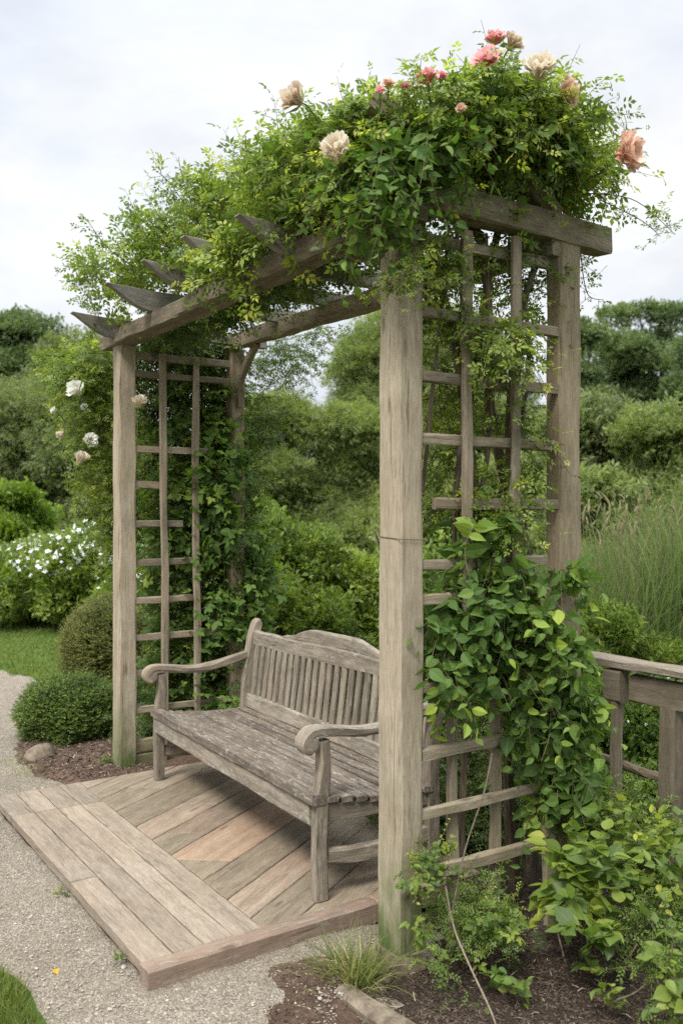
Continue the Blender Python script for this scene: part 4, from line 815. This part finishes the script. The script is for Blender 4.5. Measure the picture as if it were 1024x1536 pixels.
bush('seedling','tiny yellow weed growing out of the gravel beside the deck edge','seedling',[(94,1342,3.68,7,6,.02,12)],'lime',T_FO,.02,4330,L=.03,nl=5,upw=.6,updir=1.,rad=.001)
bush('seedling','tiny weed by the deck corner in the gravel','seedling',[(180,1440,3.13,6,7,.02,12)],'lime',T_FO,.018,4333,L=.03,nl=5,upw=.6,updir=1.,rad=.001)
bush('seedling','small yellow weed at the foot of the left front post','seedling',[(155,1146,5.52,8,9,.03,14)],'lime',T_FO,.035,4336,L=.05,nl=5,upw=.6,updir=1.,rad=.001)
# grass tuft at the post foot
r=R_(4400); N=420; c=G(532,1458); base=np.c_[c[0]+r.normal(size=N)*.045,c[1]+r.normal(size=N)*.045,np.full(N,GZ-.025)]
dr_=nrm(np.c_[(base[:,:2]-c[:2])*9+r.normal(size=(N,2))*.3,np.full(N,1.)]); ml=MB(); ribbons(ml,base,dr_,r.uniform(.07,.19,N),.0042,r.gamma(1.5,.03,N),6,np.clip(r.normal(.5,.25,N),0,1),4401)
o=rebase(ml.build('grass_tuft',M['tuft']),c); tag(o,'tuft of long pale-edged grass at the foot of the front post','grass')
N=60; c=G(135,1255); 
# edge grass by the box bush
N=500; c0=G(60,1150); base=np.c_[c0[0]+r.normal(size=N)*.15,c0[1]+r.normal(size=N)*.12,np.full(N,GZ)]; ml=MB(); ribbons(ml,base,nrm(up+r.normal(size=(N,3))*.5),r.uniform(.02,.06,N),.003,.02,3,np.clip(r.normal(.7,.25,N),0,1),4403); o=rebase(ml.build('grass_patch',M['tuft']),c0); o['kind']='stuff'

# rock, kerb, dry stems, fallen leaf, pebbles
def rockmesh(name,c,rad,seed,mat,ns=18,nr=12):
    th=np.linspace(0,2*np.pi,ns,endpoint=False); phi=np.linspace(.02,np.pi-.02,nr); T,P=np.meshgrid(th,phi); u=np.stack([np.cos(T)*np.sin(P),np.sin(T)*np.sin(P),np.cos(P)],-1)
    q=1+.12*wav(u,seed,1.8)+.05*wav(u,seed+1,5); V=np.array(c)+u*q[...,None]*np.array(rad); i=np.arange(nr-1)[:,None]*ns; j=np.arange(ns)[None]
    F=np.stack([i+j,i+ns+j,i+ns+(j+1)%ns,i+(j+1)%ns],-1).reshape(-1,4); mb=MB(); mb.add(V.reshape(-1,3),F); return rebase(mb.build(name,mat,smooth=True),c)
c=G(62,1142); c=c+up*.03; tag(rockmesh('rock',c,(.085,.10,.075),5,M['rock']),'half-buried tan rock in front of the low box bush','rock')
for i,(a,b,s) in enumerate([(200,1340,.012),(480,1499,.009),(186,1452,.012),(452,1478,.007)]):
    tag(rockmesh('pebble',G(a,b)+up*s*.3,(s,s*.8,s*.6),20+i,M['pebble']),['small pale stone on the gravel along the deck edge','small white stone lying in the dirt near the kerb','pale stone by the front corner of the deck','tiny stone in the dirt right of the deck corner'][i],'stone')
mb=MB(); A=G(515,1478);B=G(660,1590); P=spline([A,(A+B)/2+RT*.01,B],20); P[:,2]=GZ-.03; sweep(mb,P,np.cross(nrm(B-A),up),.075,.075,ch=.018,wob=.005,seed=601)
o=rebase(mb.build('kerb_stone',M['kerb'],smooth=False),A); tag(o,'cracked rounded kerb stone edging the mulch bed at the bottom','kerb')
def drys(pts,rad,label,seed):
    mb=MB(); P=np.array([W(a,d,b) for a,b,d in pts]); tube(mb,spline(P,22),np.linspace(rad,rad*.7,22),6,seed=seed,lump=.08); o=rebase(mb.build('dry_stem',M['dry']),P[-1]); tag(o,label,'stem')
drys([(738,1130,3.15),(725,1190,3.12),(700,1265,3.08),(685,1330,3.03),(672,1400,3.0)],.0035,'long dry tan stem leaning up against the right trellis','1' and 1)
drys([(668,1330,2.95),(680,1390,2.93),(700,1440,2.85),(735,1515,2.72),(745,1545,2.68)],.0036,'long dry tan stem lying across the mulch from the post foot to the bottom edge',2)
drys([(828,1370,3.1),(836,1400,3.05),(845,1435,2.97)],.0035,'short dry twig standing in the mulch under the lime plants',3)
drys([(925,1500,2.68),(950,1490,2.75),(968,1476,2.80)],.003,'short dry twig lying beside the lone seedling',4)
drys([(725,1320,3.25),(738,1345,3.2),(745,1380,3.1)],.003,'thin dry stalk hanging below the trellis bottom rail',5)
drys([(500,1270,3.9),(525,1272,3.85),(548,1283,3.8)],.0025,'thin green-tan stalk arching over the deck under the bench',6)
drys([(568,815,3.02),(563,800,3.0),(564,795,3.0)],.004,'short broken twig stuck on the left edge of the front post',7)
mb=MB(); c=G(82,1455)+up*.004; bl=(T_OV[0]*.035+c); mb.add(bl,T_OV[1],T_OV[0]); tag(rebase(mb.build('fallen_leaf',M['yellow']),c),'small yellow fallen leaf lying on the gravel path','leaf')

# ------------------------------------------------------------------ trees
for k_ in ('tdark','tgrey','tmid','hedge','shrub'):
    pass
def tree(name,label,px,d,ytop,rx,ry,leaf,size,nb,per,seed,T=T_SPR,group='background trees',asp=1.,gap=.0,brad=(.26,.42),skirt=0.,fill=.25,rd=None,cat='tree'):
    """px,ytop: top of crown; rx,ry crown radii (m)"""
    r=R_(seed); top=W(px,d,ytop); c=top-up*ry; rd=rd or rx; ml=MB(); mt=MB(); g=np.array([c[0],c[1],GZ])
    if c[2]-ry<GZ+.1 and ry>0: pass
    tk=[g,g+up*(c[2]-g[2])*.5+RT*r.normal()*.1*rx*.3,c-up*ry*.1,c+up*ry*.45]; tr_=max(.05,.055*ry+.03*rx*.5)
    S=spline(tk,12); tube(mt,S,np.linspace(tr_,tr_*.25,12),9,seed=seed)
    u=nrm(r.normal(size=(nb*3,3))); u=u[(u[:,2]>-.75)][:nb]; q=r.uniform(.35,.86,(len(u),1)); u[0]=(0,0,1); u[1]=nrm(np.array([.35,-.2,.9])); u[2]=nrm(np.array([-.35,-.2,.9])); q[:3]=.84
    
    for i,(uu,qq) in enumerate(zip(u,q)):
        bc=c+(RT*uu[0]*rx+FW*uu[1]*rd+up*uu[2]*ry)*qq; b=r.uniform(*brad)*(rx+ry)/2; br=np.array([b*r.uniform(.9,1.3),b*r.uniform(.9,1.3),b*r.uniform(.55,.85)])
        if bc[2]<GZ+.2: bc[2]=GZ+.2
        tp=S[min(11,3+int(8*max(0,min(1,(uu[2]+1)/2*qq[0]))))]
        tube(mt,spline([tp,(tp+bc)/2+up*b*.15+r.normal(size=3)*b*.1,bc,bc+uu*b*.4],8),np.linspace(tr_*.3,tr_*.05,8),5,seed=i)
        n=per; v=nrm(r.normal(size=(n,3))); v[:,2]=np.where(r.uniform(size=n)<.65,np.abs(v[:,2]),v[:,2]); rr=np.where(r.uniform(size=(n,1))<fill,r.uniform(.2,.8,(n,1)),r.uniform(.74,1.14,(n,1)))
        lump=1+.17*wav(v*2,seed+i,1.7)[:,None]+.10*wav(v*3,seed+i+7,3.)[:,None]; P=bc+v*rr*lump*br; m=wav(P,seed+50+i,3.2/b)>-1.5+gap; P=P[m];v=v[m];k=P[:,2]>GZ; P=P[k];v=v[k]
        base=r.normal(.42,.12); scatter(ml,T,P,v*.8+up*.25+r.normal(size=P.shape)*.55,v*.4+up*.8+r.normal(size=P.shape)*.45,size*r.uniform(.6,1.35,len(P)),np.clip(base+r.normal(size=len(P))*.16,0,1),seed+i)
    t=thing(name,label,cat,g,group); ml.build('crown',M[leaf],t); mt.build('trunk',M['bark'],t); return t
tree('broadleaf_tree','dark tall tree at the far left edge of the photo, highest there',15,30,470,2.4,3.4,'tdark',.22,30,800,5001,brad=(.2,.36))
tree('broadleaf_tree','dark tree just left of the arbour roof, behind the white roses',128,27,512,1.7,3.2,'tgrey',.2,22,700,5002)
tree('broadleaf_tree','broad grey-green tree filling the left side above the lawn',40,21,590,2.3,2.9,'tgrey',.17,30,1200,5003,T=T_WIL,brad=(.28,.42),fill=.3)
tree('broadleaf_tree','grey-green tree partly hidden by the white rose and left front post',165,20,640,1.7,2.2,'tgrey',.24,26,560,5004,T=T_WIL)
tree('round_shrub','bright green rounded shrub at the left edge behind the flowering shrubs',5,15,735,.75,.85,'tlime',.17,16,420,5005,group=None,cat='shrub')
tree('broadleaf_tree','light green tree seen between the back left post and the gap of sky',415,24,598,1.5,2.8,'tmid',.19,16,1200,5006,T=T_WIL,brad=(.26,.4),fill=.3)
tree('broadleaf_tree','big rounded olive-green tree left of the front post seen through the arbour',530,24,615,1.9,3.0,'tmid',.2,30,1100,5007,T=T_WIL,brad=(.26,.42),fill=.3)
tree('broadleaf_tree','tall dark-green tree whose crown touches the front post on its left',628,31,470,3.2,3.6,'tmid',.24,30,1200,5008,T=T_WIL,brad=(.26,.4),fill=.3)
tree('broadleaf_tree','mid-green tree seen through the upper openings of the right trellis',720,28,560,2.6,3.6,'tgrey',.22,40,700,5009,brad=(.2,.32))
tree('broadleaf_tree','lower green tree seen through the middle of the right trellis',700,18,700,1.6,1.9,'tmid',.21,24,480,5010)
tree('broadleaf_tree','tall open-crowned tree with sky showing through at the right edge',958,34,452,3.2,3.2,'tdark',.24,46,330,5011,gap=.25,brad=(.13,.22),fill=.15)
tree('broadleaf_tree','dark tree just right of the back right post, below the tall open crown',872,31,476,1.0,3.2,'tdark',.22,22,520,5012,gap=.15,brad=(.2,.3))
tree('broadleaf_tree','dark tree cut by the right edge of the photo',1070,30,492,1.6,3.2,'tdark',.22,26,600,5013,gap=.1)
tree('spreading_shrub','wide olive-green spreading shrub right of the back post, left half of the mass',890,17,610,1.6,2.0,'tgrey',.15,26,1100,5014,T=T_SPR,brad=(.3,.44),fill=.3,group='spreading shrubs at right',cat='shrub')
tree('spreading_shrub','wide olive-green spreading shrub at the right edge above the reeds',1010,16,620,1.5,1.9,'tmid',.15,26,1100,5015,T=T_SPR,brad=(.3,.44),fill=.3,group='spreading shrubs at right',cat='shrub')
tree('spreading_shrub','lower dark shrub behind the reeds beside the back right post',880,13,720,.9,1.1,'tmid',.15,20,480,5016,group='spreading shrubs at right',cat='shrub')
tree('broadleaf_tree','low dark tree in the gap beneath the sky, behind the light green one',480,36,655,2.6,2.6,'tgrey',.24,24,600,5017)
# far belt
r=R_(5100); ml=MB(); 
for i in range(60):
    a=-500+i*38; d=44+r.uniform(0,8); h=r.uniform(3.4,5.0); c=W(a,d,z=GZ+h*.5); n=420; v=nrm(r.normal(size=(n,3))); v[:,2]=np.abs(v[:,2])*1.0-.35*(r.uniform(size=n)<.4)
    P=c+v*np.array([2.0,2.0,h*.5])*r.uniform(.8,1.05,(n,1))*(1+.15*wav(v*2,i,2)[:,None]); P=P[P[:,2]>GZ]; scatter(ml,T_SPR,P,nrm(r.normal(size=P.shape)+up),up+r.normal(size=P.shape)*.5,.6,np.clip(r.normal(.4,.18,len(P)),0,1),i)
kind(ml.build('distant_woodland',M['tgrey']),'stuff')

# ------------------------------------------------------------------ light, sky, camera
sc=bpy.context.scene
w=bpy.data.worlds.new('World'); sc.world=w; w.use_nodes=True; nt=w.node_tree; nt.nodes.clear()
EL,AZ=math.radians(52),math.atan2(-1.0,.5)      # toward the sun in world xy
sky=nd(nt,'ShaderNodeTexSky',sky_type='NISHITA'); sky.sun_disc=False; sky.sun_elevation=EL; sky.sun_rotation=math.pi/2-AZ; sky.altitude=50; sky.dust_density=2.
tc=nd(nt,'ShaderNodeTexCoord').outputs['Generated']
n1=noise(nt,mapv(nt,tc,(1.6,1.6,3.4)),1.5,7,.55,.6)
f=ramp(nt,n1,[(.33,.80),(.60,1.)])
cloud=mix(nt,ramp(nt,noise(nt,mapv(nt,tc,(1,1,2.6)),2.6,6,.6,.3),[(.35,0.),(.65,1.)]),(15.6,16.6,18.3),(19.4,19.5,19.6))
col=mix(nt,f,sky.outputs[0],cloud)
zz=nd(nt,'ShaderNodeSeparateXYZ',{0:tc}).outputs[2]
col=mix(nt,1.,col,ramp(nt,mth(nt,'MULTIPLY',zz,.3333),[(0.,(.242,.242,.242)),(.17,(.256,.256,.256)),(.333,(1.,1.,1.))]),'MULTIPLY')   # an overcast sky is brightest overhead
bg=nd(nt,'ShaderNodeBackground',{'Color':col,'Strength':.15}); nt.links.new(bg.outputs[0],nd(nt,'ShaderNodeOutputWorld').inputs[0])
L=bpy.data.lights.new('sun','SUN'); L.energy=2.5; L.angle=math.radians(16); L.color=(1,.965,.91); lo=bpy.data.objects.new('sun',L); C.objects.link(lo)
from mathutils import Vector
dv=Vector((math.cos(AZ)*math.cos(EL),math.sin(AZ)*math.cos(EL),math.sin(EL))); lo.rotation_euler=dv.to_track_quat('Z','Y').to_euler(); lo.location=(0,0,12)
cd=bpy.data.cameras.new('camera'); cam=bpy.data.objects.new('camera',cd); C.objects.link(cam); sc.camera=cam
cam.location=CAM.tolist(); cam.rotation_euler=(math.pi/2,0,math.atan2(.83,.558)); cd.sensor_fit='VERTICAL'; cd.sensor_height=36; cd.sensor_width=24; cd.lens=FPX/1536*36; cd.clip_end=1500; cd.clip_start=.05
cd.dof.use_dof=True; cd.dof.focus_distance=3.9; cd.dof.aperture_fstop=2.8
sc.view_settings.view_transform='Standard'; sc.view_settings.look='None'; sc.view_settings.exposure=0.6; sc.view_settings.gamma=1
sc.cycles.max_bounces=8; sc.cycles.diffuse_bounces=4; sc.cycles.transmission_bounces=4; sc.cycles.use_denoising=False
for o in bpy.data.objects:
    if 'wloc' in o: del o['wloc']
